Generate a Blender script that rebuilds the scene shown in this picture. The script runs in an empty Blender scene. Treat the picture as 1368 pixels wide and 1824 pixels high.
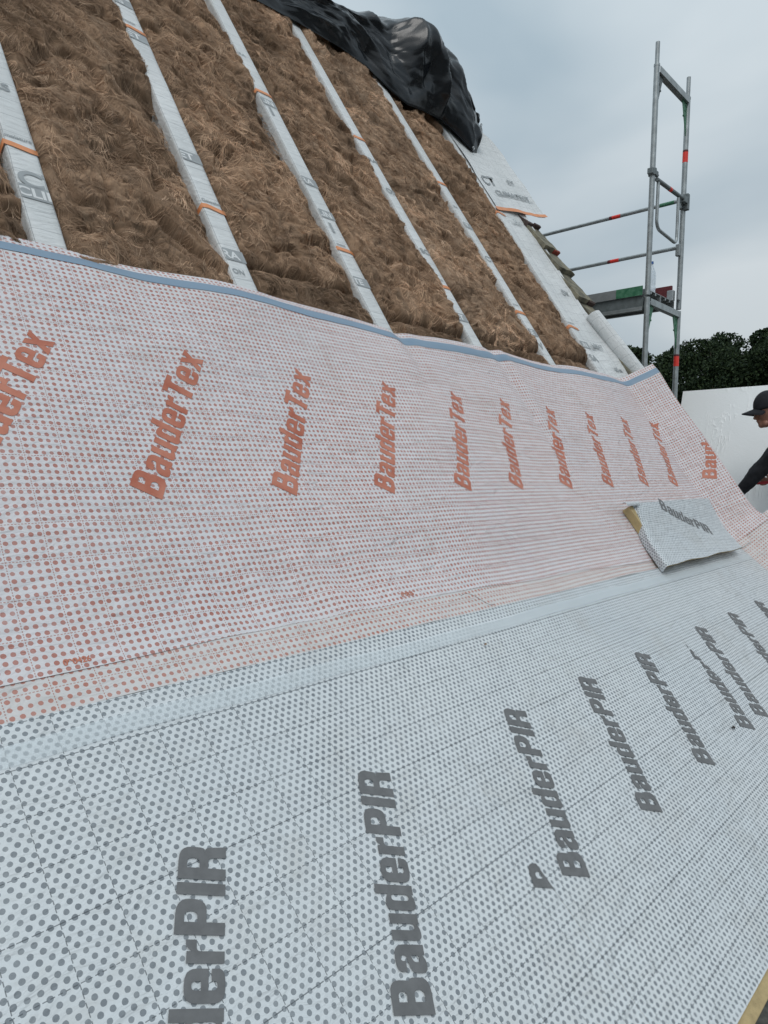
import bpy, bmesh, math, random
import numpy as np
from mathutils import Vector, Matrix, Euler
from mathutils.geometry import tessellate_polygon
R = math.radians
random.seed(7); RNG = np.random.default_rng(7)
scene = bpy.context.scene
col = scene.collection

# ------------------------------------------------------------------ camera
cam_d = bpy.data.cameras.new('camera'); cam = bpy.data.objects.new('camera', cam_d); col.objects.link(cam)
F = 1211.0
Ec = np.array([1166, -62., F]); Vc = np.array([-298, 18029., F])
Xc = Ec/np.linalg.norm(Ec); Zc = -Vc/np.linalg.norm(Vc); Zc -= Xc*(Zc@Xc); Zc /= np.linalg.norm(Zc); Yc = np.cross(Zc, Xc)
RW = np.array([Xc, Yc, Zc])                       # world = RW @ (right, down, forward)
right, down, fwd = RW[:, 0], RW[:, 1], RW[:, 2]
cam.matrix_world = Matrix(((right[0], -down[0], -fwd[0], 0), (right[1], -down[1], -fwd[1], 0), (right[2], -down[2], -fwd[2], 0), (0, 0, 0, 1)))
cam_d.sensor_fit = 'VERTICAL'; cam_d.sensor_height = 24; cam_d.lens = F/1824*24
cam_d.clip_start = 0.05; cam_d.clip_end = 3000
scene.camera = cam

# ------------------------------------------------------------------ world (overcast sky) and sun
SUN_EL, SUN_AZ = R(52), R(230)
w = bpy.data.worlds.new('World'); scene.world = w; w.use_nodes = True
nt = w.node_tree; nt.nodes.clear()
def N(t, **k):
    n = nt.nodes.new(t)
    for a, b in k.items(): setattr(n, a, b)
    return n
out = N('ShaderNodeOutputWorld'); bg = N('ShaderNodeBackground')
sky = N('ShaderNodeTexSky'); sky.sky_type = 'NISHITA'; sky.sun_disc = False
sky.sun_elevation = SUN_EL; sky.sun_rotation = SUN_AZ; sky.dust_density = 2.0
tc = N('ShaderNodeTexCoord'); mp = N('ShaderNodeMapping'); mp.inputs['Scale'].default_value = (1, 1, 2.2)
n1 = N('ShaderNodeTexNoise'); n1.inputs['Scale'].default_value = 2.1; n1.inputs['Detail'].default_value = 4; n1.inputs['Roughness'].default_value = .42; n1.inputs['Distortion'].default_value = .35
cr = N('ShaderNodeValToRGB')
e = cr.color_ramp.elements
e[0].position = .34; e[0].color = (3.0, 3.72, 4.2, 1)
e[1].position = .68; e[1].color = (5.5, 5.95, 6.15, 1)
sep = N('ShaderNodeSeparateXYZ'); zr = N('ShaderNodeMapRange')
zr.inputs['From Min'].default_value = 0.0; zr.inputs['From Max'].default_value = 1.0
zr.inputs['To Min'].default_value = .92; zr.inputs['To Max'].default_value = 2.0
mul = N('ShaderNodeVectorMath', operation='SCALE')
mix = N('ShaderNodeMix', data_type='RGBA'); mix.inputs[0].default_value = .9
bg.inputs['Strength'].default_value = .1
L = nt.links.new
L(tc.outputs['Generated'], mp.inputs[0]); L(mp.outputs[0], n1.inputs[0]); L(n1.outputs[0], cr.inputs[0])
L(tc.outputs['Generated'], sep.inputs[0]); L(sep.outputs[2], zr.inputs[0])
L(cr.outputs[0], mul.inputs[0]); L(zr.outputs[0], mul.inputs['Scale'])
L(sky.outputs[0], mix.inputs[6]); L(mul.outputs[0], mix.inputs[7]); L(mix.outputs[2], bg.inputs[0]); L(bg.outputs[0], out.inputs[0])
sun_d = bpy.data.lights.new('sun', 'SUN'); sun = bpy.data.objects.new('sun', sun_d); col.objects.link(sun)
sun_d.energy = .8; sun_d.angle = R(25); sun_d.color = (1, .97, .93)
# sun direction: from the -Y side, high, so that the roof slope we look at is softly lit
sd = Vector((math.sin(SUN_AZ)*math.cos(SUN_EL), math.cos(SUN_AZ)*math.cos(SUN_EL), math.sin(SUN_EL)))
sun.rotation_euler = sd.to_track_quat('Z', 'Y').to_euler(); sun.location = (0, -5, 20)
scene.view_settings.view_transform = 'Standard'; scene.view_settings.look = 'None'
scene.view_settings.exposure = 0.0; scene.view_settings.gamma = 1
scene.render.engine = 'CYCLES'

# ------------------------------------------------------------------ object helpers
def tag(o, label=None, cat=None, group=None, kind=None):
    if label: o['label'] = label
    if cat: o['category'] = cat
    if group: o['group'] = group
    if kind: o['kind'] = kind
    return o
def thing(name, label, cat, loc=(0, 0, 0), group=None):
    o = bpy.data.objects.new(name, None); col.objects.link(o); o.location = loc; o.empty_display_size = .1
    return tag(o, label, cat, group)
def link(name, me, mat, parent=None):
    o = bpy.data.objects.new(name, me); col.objects.link(o)
    if mat:
        for m in (mat if isinstance(mat, (list, tuple)) else [mat]): me.materials.append(m)
    if parent is not None:
        o.parent = parent; o.location = -Vector(parent.location) if parent.type == 'EMPTY' and parent.parent is None else (0, 0, 0)
    return o                                       # meshes are written in world coordinates, so a part is shifted back by its thing's location
def mesh(name, verts, faces, smooth=False):
    me = bpy.data.meshes.new(name); me.from_pydata([tuple(map(float, v)) for v in verts], [], faces); me.update()
    if smooth: me.polygons.foreach_set('use_smooth', [True]*len(me.polygons))
    return me
class MB:
    """collects boxes, tubes and lathes in world coordinates"""
    def __init__(s): s.v = []; s.f = []
    def add(s, v, f):
        b = len(s.v); s.v += [tuple(p) for p in v]; s.f += [tuple(b+i for i in q) for q in f]; return s
    def box(s, c, d, ax=None):
        ax = ax or ((1, 0, 0), (0, 1, 0), (0, 0, 1)); A = [Vector(a) for a in ax]; c = Vector(c); v = []
        for i in (-1, 1):
            for j in (-1, 1):
                for k in (-1, 1): v.append(c+A[0]*i*d[0]/2+A[1]*j*d[1]/2+A[2]*k*d[2]/2)
        return s.add(v, [(0, 1, 3, 2), (4, 6, 7, 5), (0, 4, 5, 1), (2, 3, 7, 6), (0, 2, 6, 4), (1, 5, 7, 3)])
    def tube(s, pts, r, n=14, caps=True):
        pts = [Vector(p) for p in pts]; rr = r if isinstance(r, (list, tuple)) else [r]*len(pts)
        v = []; f = []; prev = None
        for i, p in enumerate(pts):
            t = (pts[min(i+1, len(pts)-1)]-pts[max(i-1, 0)]).normalized()
            if prev is None: a = t.orthogonal().normalized()
            else: a = (prev-t*prev.dot(t)).normalized()
            prev = a; b = t.cross(a)
            for k in range(n):
                q = 2*math.pi*k/n; v.append(p+(a*math.cos(q)+b*math.sin(q))*rr[i])
        for i in range(len(pts)-1):
            for k in range(n): f.append((i*n+k, i*n+(k+1) % n, (i+1)*n+(k+1) % n, (i+1)*n+k))
        if caps: f.append(tuple(range(n))[::-1]); f.append(tuple((len(pts)-1)*n+k for k in range(n)))
        return s.add(v, f)
    def prism(s, poly, d):
        n = len(poly); d = Vector(d); v = [Vector(p) for p in poly]+[Vector(p)+d for p in poly]
        return s.add(v, [tuple(range(n))[::-1], tuple(range(n, 2*n))]+[(i, (i+1) % n, n+(i+1) % n, n+i) for i in range(n)])
    def build(s, name, mat, parent=None, smooth=False, bevel=0):
        me = mesh(name, s.v, s.f, smooth)
        bm = bmesh.new(); bm.from_mesh(me); bmesh.ops.recalc_face_normals(bm, faces=bm.faces); bm.to_mesh(me); bm.free()
        if smooth:
            try: me.set_sharp_from_angle(angle=R(40))
            except Exception: pass
        o = link(name, me, mat, parent)
        if bevel:
            m = o.modifiers.new('bevel', 'BEVEL'); m.width = bevel; m.segments = 2; m.limit_method = 'ANGLE'
        return o

# ------------------------------------------------------------------ numpy value noise
_T = RNG.random((256, 256))
def vn(x, y, seed=0):
    x = np.asarray(x, float)+seed*17.31; y = np.asarray(y, float)+seed*9.77
    xi = np.floor(x).astype(int); yi = np.floor(y).astype(int); fx = x-xi; fy = y-yi
    fx = fx*fx*(3-2*fx); fy = fy*fy*(3-2*fy)
    a = _T[xi & 255, yi & 255]; b = _T[(xi+1) & 255, yi & 255]; c = _T[xi & 255, (yi+1) & 255]; d = _T[(xi+1) & 255, (yi+1) & 255]
    return (a*(1-fx)+b*fx)*(1-fy)+(c*(1-fx)+d*fx)*fy
def fbm(x, y, o=4, seed=0):
    s = 0; a = .5
    for i in range(o): s = s+a*vn(x*2**i, y*2**i, seed+i); a *= .5
    return s                                       # 0..~.94, mean .47

# ------------------------------------------------------------------ materials
def newmat(name):
    m = bpy.data.materials.new(name); m.use_nodes = True; t = m.node_tree
    return m, t, t.nodes['Principled BSDF']
class G:
    """tiny expression builder for shader math"""
    def __init__(s, t): s.t = t
    def m(s, op, a, b=None, c=None):
        n = s.t.nodes.new('ShaderNodeMath'); n.operation = op
        for i, q in enumerate((a, b, c)):
            if q is None: continue
            if isinstance(q, (int, float)): n.inputs[i].default_value = q
            else: s.t.links.new(q, n.inputs[i])
        return n.outputs[0]
    def noise(s, scale, detail=3, rough=.5, vec=None, out=0, dist=0):
        n = s.t.nodes.new('ShaderNodeTexNoise'); n.inputs['Scale'].default_value = scale; n.inputs['Detail'].default_value = detail; n.inputs['Roughness'].default_value = rough
        n.inputs['Distortion'].default_value = dist
        s.t.links.new(vec if vec is not None else s.obj(), n.inputs['Vector']); return n.outputs[out]
    def obj(s):
        if not hasattr(s, '_o'): s._o = s.t.nodes.new('ShaderNodeTexCoord').outputs['Object']
        return s._o
    def mapr(s, v, a, b, c, d, smooth=False):
        n = s.t.nodes.new('ShaderNodeMapRange'); n.interpolation_type = 'SMOOTHSTEP' if smooth else 'LINEAR'
        for i, q in enumerate((a, b, c, d)): n.inputs[1+i].default_value = q
        s.t.links.new(v, n.inputs[0]); return n.outputs[0]
    def mix(s, f, a, b):
        n = s.t.nodes.new('ShaderNodeMix'); n.data_type = 'RGBA'
        for sock, q in ((n.inputs[0], f), (n.inputs[6], a), (n.inputs[7], b)):
            if isinstance(q, (int, float)): sock.default_value = q
            elif isinstance(q, tuple): sock.default_value = (*q, 1) if len(q) == 3 else q
            else: s.t.links.new(q, sock)
        return n.outputs[2]
    def bump(s, h, bsdf, strength=.3, dist=.01):
        n = s.t.nodes.new('ShaderNodeBump'); n.inputs['Strength'].default_value = strength; n.inputs['Distance'].default_value = dist
        s.t.links.new(h, n.inputs['Height']); s.t.links.new(n.outputs[0], bsdf.inputs['Normal'])
def simple(name, c, rough=.6, metal=0, var=.12, scale=8, bump=0, bscale=60, c2=None):
    m, t, b = newmat(name); g = G(t)
    f = g.mapr(g.noise(scale, 4, .6), .3, .7, 0, 1)
    lo = tuple(q*(1-var) for q in c); hi = tuple(min(1, q*(1+var)) for q in c) if c2 is None else c2
    t.links.new(g.mix(f, lo, hi), b.inputs['Base Color'])
    b.inputs['Roughness'].default_value = rough; b.inputs['Metallic'].default_value = metal
    if bump: g.bump(g.noise(bscale, 4, .6), b, bump, .004)
    return m

def print_mat(name, base, ink, ink2, lattice, u0, v0, uline0, dot_r, line_w, heavy=None, base2=None):
    """white facing with a printed lattice of dots and dashed 10 cm grid lines; UV = metres"""
    m, t, b = newmat(name); g = G(t)
    uv = t.nodes.new('ShaderNodeUVMap'); uv.uv_map = 'UVMap'
    sp = t.nodes.new('ShaderNodeSeparateXYZ'); t.links.new(uv.outputs[0], sp.inputs[0]); u, v = sp.outputs[0], sp.outputs[1]
    pu, pv = .02, (.02 if lattice == 'square' else .1/7)
    vr = g.m('DIVIDE', g.m('SUBTRACT', v, v0), pv)                 # row coordinate
    row = g.m('ROUND', vr)
    dv = g.m('MULTIPLY', g.m('SUBTRACT', vr, row), pv)
    off = 0.0
    us = g.m('SUBTRACT', u, u0)
    if lattice != 'square': us = g.m('ADD', us, g.m('MULTIPLY', g.m('MODULO', g.m('ABSOLUTE', row), 2.0), pu/2))
    ur = g.m('DIVIDE', us, pu); du = g.m('MULTIPLY', g.m('SUBTRACT', ur, g.m('ROUND', ur)), pu)
    # each dot prints slightly larger or smaller
    jit = t.nodes.new('ShaderNodeTexWhiteNoise'); jit.noise_dimensions = '2D'
    cmb = t.nodes.new('ShaderNodeCombineXYZ'); t.links.new(g.m('ROUND', ur), cmb.inputs[0]); t.links.new(row, cmb.inputs[1]); t.links.new(cmb.outputs[0], jit.inputs['Vector'])
    d = g.m('SQRT', g.m('ADD', g.m('MULTIPLY', du, du), g.m('MULTIPLY', dv, dv)))
    edge = g.m('MULTIPLY', g.m('SUBTRACT', g.noise(220, 2, .5), .5), .0016)
    rad = g.m('ADD', g.m('ADD', g.mapr(jit.outputs[0], 0, 1, dot_r*.93, dot_r*1.07), edge), 0.0)
    dots = g.mapr(g.m('SUBTRACT', rad, d), -.0003, .0003, 0, 1)
    def lines(c, c0, other, period, duty, dashp, w):
        q = g.m('DIVIDE', g.m('SUBTRACT', c, c0), period); k = g.m('ROUND', q)
        dd = g.m('ABSOLUTE', g.m('MULTIPLY', g.m('SUBTRACT', q, k), period))
        on = g.mapr(g.m('SUBTRACT', w/2, dd), -.0002, .0002, 0, 1)
        fr = g.m('FRACT', g.m('DIVIDE', other, dashp))
        return g.m('MULTIPLY', on, g.m('LESS_THAN', fr, duty)), k
    # dashes per cell are whole, so the dashes meet in crosses
    lu, _ = lines(u, uline0, v, .1, .62, .00714 if lattice == 'square' else .0143, line_w)
    lv, kv = lines(v, heavy if heavy is not None else v0-.01, u, .1, .62, .00769 if lattice == 'square' else .0118, line_w)
    ln = g.m('MAXIMUM', lu, lv)
    if heavy is not None:                                           # every third line runs through the dots in long dashes
        q = g.m('DIVIDE', g.m('SUBTRACT', v, heavy), .3); dd = g.m('ABSOLUTE', g.m('MULTIPLY', g.m('SUBTRACT', q, g.m('ROUND', q)), .3))
        on = g.mapr(g.m('SUBTRACT', .0011, dd), -.0002, .0002, 0, 1)
        hv = g.m('MULTIPLY', on, g.m('LESS_THAN', g.m('FRACT', g.m('DIVIDE', u, .02)), .55)); ln = g.m('MAXIMUM', ln, hv)
    fade = g.mapr(g.noise(3.2, 3, .6), .25, .75, .78, 1.0)           # uneven ink
    grain = g.mapr(g.noise(900, 2, .6), .2, .8, .86, 1.05)
    perdot = g.mapr(jit.outputs[0], 0, 1, .86, 1.0)
    inkc = g.mix(g.m('MULTIPLY', g.noise(1.7, 2), 1.0), ink, ink2)
    bc = g.mix(g.mapr(g.noise(1.3, 4, .6), .3, .7, 0, 1), base, base2 or tuple(q*.95 for q in base))
    dirt = g.mapr(g.noise(4.2, 6, .7), .52, .78, 0, .42)
    scuff = g.mapr(g.noise(2.3, 6, .72, dist=1.2), .56, .74, 1.0, .55)
    bc = g.mix(dirt, bc, (.46, .44, .40))
    f1 = g.m('MULTIPLY', g.m('MULTIPLY', g.m('MULTIPLY', g.m('MULTIPLY', dots, fade), grain), perdot), scuff)
    c1 = g.mix(f1, bc, inkc)
    c2 = g.mix(g.m('MULTIPLY', g.m('MULTIPLY', ln, grain), .8), c1, tuple(q*(.8 if ink[0] > .3 else .55) for q in ink))
    t.links.new(c2, b.inputs['Base Color']); b.inputs['Roughness'].default_value = .5
    b.inputs['Specular IOR Level'].default_value = .42
    mpn = t.nodes.new('ShaderNodeMapping'); mpn.inputs['Scale'].default_value = (1, 2.5, 2.5); t.links.new(g.obj(), mpn.inputs[0])
    hb = g.m('ADD', g.m('MULTIPLY', g.noise(9, 4, .55, mpn.outputs[0], dist=.8), 1.0), g.m('MULTIPLY', g.noise(420, 2, .6), .05))
    g.bump(hb, b, .6, .022)
    return m
M = {}
M['orange_print'] = print_mat('orange_dot_membrane', (.71, .675, .685), (.46, .125, .07), (.38, .12, .085), 'square', .033, .098, .023, .0059, .0022, base2=(.665, .66, .685))
M['orange_lap'] = print_mat('orange_dot_lap', (.645, .625, .62), (.47, .15, .095), (.43, .155, .11), 'square', .056, .07, .046, .0054, .0022, base2=(.64, .62, .61))
M['grey_print'] = print_mat('grey_dot_facing', (.67, .70, .715), (.13, .15, .17), (.19, .215, .24), 'stagger', .0175, -.105, .023, .0051, .0018, heavy=-.105, base2=(.62, .66, .685))
M['ink_orange'] = simple('orange_ink', (.47, .12, .062), .5, 0, .1, 9, c2=(.60, .235, .155))
M['ink_grey'] = simple('grey_ink', (.142, .144, .147), .5, 0, .16, 30)
M['strip'] = simple('blue_release_strip', (.195, .285, .385), .4, 0, .05, 4, .15, 14)
M['foam'] = simple('tan_foam', (.46, .35, .18), .9, 0, .18, 30, .5, 220)
M['foil'], t, b = newmat('aluminium_foil'); g = G(t)
b.inputs['Metallic'].default_value = .1; b.inputs['Base Color'].default_value = (.95, .965, .97, 1)
rr = g.mapr(g.noise(2.5, 3), .3, .7, .36, .5); t.links.new(rr, b.inputs['Roughness'])
mpn = t.nodes.new('ShaderNodeMapping'); mpn.inputs['Scale'].default_value = (1, 3.2, .8); mpn.inputs['Rotation'].default_value = (R(14), 0, 0); t.links.new(g.obj(), mpn.inputs[0])
crk = g.m('POWER', g.m('SUBTRACT', 1.0, g.m('ABSOLUTE', g.m('MULTIPLY', g.m('SUBTRACT', g.noise(2.6, 3, .6, mpn.outputs[0], dist=.6), .5), 9.0))), 6.0)
crk = g.m('MULTIPLY', g.m('MAXIMUM', crk, 0.0), g.mapr(g.noise(3.1, 2), .5, .62, 0, 1))
g.bump(g.m('ADD', crk, g.m('MULTIPLY', g.noise(60, 3, .7), .5)), b, .5, .006)
M['wrap'], t, b = newmat('white_vapour_membrane'); g = G(t)
uv = t.nodes.new('ShaderNodeUVMap'); uv.uv_map = 'UVMap'; sp = t.nodes.new('ShaderNodeSeparateXYZ'); t.links.new(uv.outputs[0], sp.inputs[0])
def thin(c, per, ph, wd):
    q = g.m('DIVIDE', g.m('ADD', c, ph), per); return g.m('LESS_THAN', g.m('ABSOLUTE', g.m('MULTIPLY', g.m('SUBTRACT', q, g.m('ROUND', q)), per)), wd)
wob = g.m('MULTIPLY', g.m('SUBTRACT', g.noise(5, 2), .5), .012)
ul = thin(g.m('ADD', sp.outputs[0], wob), .1, .0, .0010); vl = thin(g.m('ADD', sp.outputs[1], wob), .1, .03, .0009)
c = g.mix(g.mapr(g.noise(3, 4), .3, .7, 0, 1), (.66, .68, .68), (.78, .79, .79))
c = g.mix(g.m('MULTIPLY', g.m('MAXIMUM', ul, vl), .75), c, (.22, .24, .26))
t.links.new(c, b.inputs['Base Color']); b.inputs['Roughness'].default_value = .45
mpn = t.nodes.new('ShaderNodeMapping'); mpn.inputs['Scale'].default_value = (1, 5, 5); t.links.new(g.obj(), mpn.inputs[0])
g.bump(g.m('ADD', g.noise(6.5, 5, .62, mpn.outputs[0], dist=1.6), g.m('MULTIPLY', g.noise(700, 2), .02)), b, .5, .03)
M['bar_grey'] = simple('grey_bar_ink', (.33, .35, .36), .6, 0, .1, 20)
M['ink_pale'] = simple('white_letter', (.70, .71, .71), .6, 0, .04, 20)
M['orange_tape'] = simple('orange_edge_strip', (.70, .27, .11), .5, 0, .1, 10, .2, 30)
M['tarp'] = simple('black_plastic_sheet', (.012, .015, .019), .25, 0, .3, 5, .12, 40)
M['steel'] = simple('galvanised_steel', (.36, .385, .39), .45, .75, .22, 16, .15, 90)
M['steel_dark'] = simple('weathered_steel', (.20, .225, .23), .55, .7, .25, 16, .1, 90)
M['alu'] = simple('deck_steel', (.42, .44, .45), .42, .7, .15, 9, .1, 90)
M['red_band'] = simple('red_paint', (.80, .045, .03), .45, 0, .1, 20)
M['green_paint'] = simple('green_paint', (.02, .20, .09), .5, 0, .4, 25, c2=(.10, .26, .16))
M['toe'] = simple('dark_red_toe_board', (.13, .02, .025), .6, 0, .2, 20)
M['tile'] = simple('weathered_tile', (.13, .125, .10), .9, 0, .35, 14, .9, 55, c2=(.30, .27, .19))
M['tile_red'] = simple('clay_break', (.30, .055, .035), .85, 0, .25, 30, .6, 80)
M['tile_dark'] = simple('dark_clay', (.07, .045, .04), .85, 0, .3, 30, .6, 80)
M['wall'] = simple('render_plaster', (.50, .47, .41), .9, 0, .08, 3, .4, 120)
M['timber'] = simple('old_timber', (.30, .19, .10), .8, 0, .25, 12, .4, 60)
M['ground'] = simple('gravel_and_soil', (.035, .034, .03), .95, 0, .5, 6, 1, 40, c2=(.12, .115, .10))
M['grass'] = simple('meadow', (.04, .065, .02), .95, 0, .35, .4, .6, 8)
M['bark'] = simple('bark', (.06, .048, .036), .95, 0, .3, 6, 1, 20)
M['skin'] = simple('skin', (.34, .17, .12), .5, 0, .12, 30)
M['black_cloth'] = simple('black_cloth', (.012, .013, .018), .85, 0, .3, 20, .5, 60)
M['trousers'] = simple('dark_work_trousers', (.03, .032, .036), .85, 0, .3, 20, .5, 60)
M['hair'] = simple('dark_beard', (.03, .022, .018), .9, 0, .3, 80, .8, 300)
M['tool_red'] = simple('red_plastic', (.45, .02, .03), .4, 0, .1, 20)
M['white_strip'], t, b = newmat('milky_tape'); g = G(t)
b.inputs['Base Color'].default_value = (.82, .89, .92, 1); b.inputs['Roughness'].default_value = .3; b.inputs['Alpha'].default_value = .36
def vcol_mat(name, rough, mulc=1.0, spec=.2, sss=0):
    m, t, b = newmat(name); a = t.nodes.new('ShaderNodeVertexColor'); a.layer_name = 'Col'
    t.links.new(a.outputs[0], b.inputs['Base Color']); b.inputs['Roughness'].default_value = rough; b.inputs['Specular IOR Level'].default_value = spec
    return m
M['wool'] = vcol_mat('mineral_wool', .95)
M['leaf'], t, b = newmat('tree_leaves'); g = G(t)
oi = t.nodes.new('ShaderNodeNewGeometry')
t.links.new(g.mix(g.m('MULTIPLY', oi.outputs['Random Per Island'], 1.0), (.008, .019, .010), (.036, .058, .020)), b.inputs['Base Color']); b.inputs['Roughness'].default_value = .7; b.inputs['Specular IOR Level'].default_value = .2
M['pet'], t, b = newmat('clear_bottle_plastic')
b.inputs['Base Color'].default_value = (.80, .88, .95, 1); b.inputs['Roughness'].default_value = .12; b.inputs['Alpha'].default_value = .55
M['pet_cap'] = simple('blue_cap', (.05, .15, .45), .4)

# ------------------------------------------------------------------ roof surface: x along the eaves, v up the slope (metres), h off the surface
lowd = np.array([math.cos(R(38.8)), math.sin(R(38.8))]); upd = np.array([math.cos(R(55.5)), math.sin(R(55.5))])
ob = np.array([1.465, -.528])
PR = [ob-lowd*1.9, ob+lowd*.02]
ktop = np.array([1.66, -.325])+upd*.04
ctl = ob+lowd*.19
for k in range(1, 9):
    q = k/8; PR.append(PR[1]*(1-q)**2+ctl*2*q*(1-q)+ktop*q*q)
PR.append(ktop+upd*6.5); PR = np.array(PR)
_seg = np.linalg.norm(np.diff(PR, axis=0), axis=1); PV = np.concatenate([[0], np.cumsum(_seg)])-1.9
_dir = np.diff(PR, axis=0)/_seg[:, None]
def nrm(v):
    mids = (PV[1:]+PV[:-1])/2
    a = np.arctan2(_dir[:, 1], _dir[:, 0]); an = np.interp(v, mids, a)
    an = np.where(v < .02, a[0], np.where(v > PV[-2], a[-1], an)); return -np.sin(an), np.cos(an)
def SV(x, v, h=0.0):
    """vectorised surface point"""
    x, v, h = np.broadcast_arrays(np.asarray(x, float), np.asarray(v, float), np.asarray(h, float))
    Y = np.interp(v, PV, PR[:, 0]); Z = np.interp(v, PV, PR[:, 1]); ny, nz = nrm(v)
    return np.stack([x, Y+ny*h, Z+nz*h], -1)
UPV = Vector((0, upd[0], upd[1])); NRV = Vector((0, -upd[1], upd[0])); LOWV = Vector((0, lowd[0], lowd[1])); NRL = Vector((0, -lowd[1], lowd[0]))
def gridmesh(name, P, U, V, mat, parent=None, smooth=True, thick=0, cols=None):
    """P: (n,m,3) points, U,V: (n,m) uv in metres"""
    n, m = P.shape[:2]; me = bpy.data.meshes.new(name)
    idx = np.arange(n*m).reshape(n, m)
    f = np.stack([idx[:-1, :-1], idx[1:, :-1], idx[1:, 1:], idx[:-1, 1:]], -1).reshape(-1, 4)
    me.vertices.add(n*m); me.vertices.foreach_set('co', P.reshape(-1).astype(np.float32))
    me.loops.add(f.size); me.loops.foreach_set('vertex_index', f.reshape(-1).astype(np.int32))
    me.polygons.add(len(f)); me.polygons.foreach_set('loop_start', np.arange(0, f.size, 4, dtype=np.int32)); 
    me.update(calc_edges=True); me.validate()
    uvl = me.uv_layers.new(name='UVMap'); uvd = np.stack([U.reshape(-1)[f.reshape(-1)], V.reshape(-1)[f.reshape(-1)]], -1)
    uvl.data.foreach_set('uv', uvd.reshape(-1).astype(np.float32))
    if cols is not None:
        ca = me.color_attributes.new('Col', 'FLOAT_COLOR', 'POINT'); ca.data.foreach_set('color', cols.reshape(-1).astype(np.float32))
    me.polygons.foreach_set('use_smooth', [smooth]*len(f))
    o = link(name, me, mat, parent)
    if thick:
        md = o.modifiers.new('thick', 'SOLIDIFY'); md.thickness = abs(thick); md.offset = -1 if thick > 0 else 1
    return o

# gentle waves of the loose membrane: shared by the sheet, its strip and its lettering
XF = 5.18                                         # where the membrane bends up past the verge
def memb_h(x, v):
    h = .018*(fbm(x*1.6, v*2.2, 3, 3)-.47)*2+.007*(fbm(x*4.5+v*2, v*3.0, 2, 13)-.47)*2
    h = h+.013*np.exp(-((x-3.36-.12*(1.5-v))/.05)**2)*np.clip((v-.55)/.5, 0, 1)*-1 \
         +.009*np.exp(-((x-3.47-.10*(1.5-v))/.05)**2)*np.clip((v-.6)/.5, 0, 1)
    h = h-.020*np.exp(-((x-2.56)/.05)**2)*np.clip((v-1.05)/.4, 0, 1)
    h = h+.009*np.sin((v*2.2+x*3.4)*6+2*np.sin(x*5))*np.exp(-((x-1.5)/.55)**2)*np.exp(-((v-.22)/.13)**2)
    h = h-.030*np.clip((v-1.46)/.1, 0, 1)**1.5                       # top edge sags on to the wool
    h = h+.010*np.sin(x*4.1+1)*np.clip((v-1.3)/.25, 0, 1)
    h = h+.004*np.sin(x*38+v*6)*np.exp(-((x-4.95)/.18)**2)*np.clip((1.1-v)/.6, 0, 1)
    return h
def memb_edge_v(x): return 1.572-.045*np.exp(-((x-2.9)/.75)**2)+.006*np.sin(x*9)
def MP(x, v, h=0.0):
    """point on the membrane, including the raised flap beyond the verge"""
    x = np.asarray(x, float); v = np.asarray(v, float); h = np.asarray(h, float)
    r = .09; th = R(50)
    s = np.clip(x-(XF-.06), 0, None); a = np.minimum(s/r, th)
    dx = r*np.sin(a)+np.clip(s-r*th, 0, None)*math.cos(th); dh = r*(1-np.cos(a))+np.clip(s-r*th, 0, None)*math.sin(th)
    xx = np.where(x > XF-.06, XF-.06+dx, x)
    hh = memb_h(np.minimum(x, XF), v)
    p = SV(xx-np.sin(a)*(h+hh), v, dh+np.cos(a)*(h+hh)); return p

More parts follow.
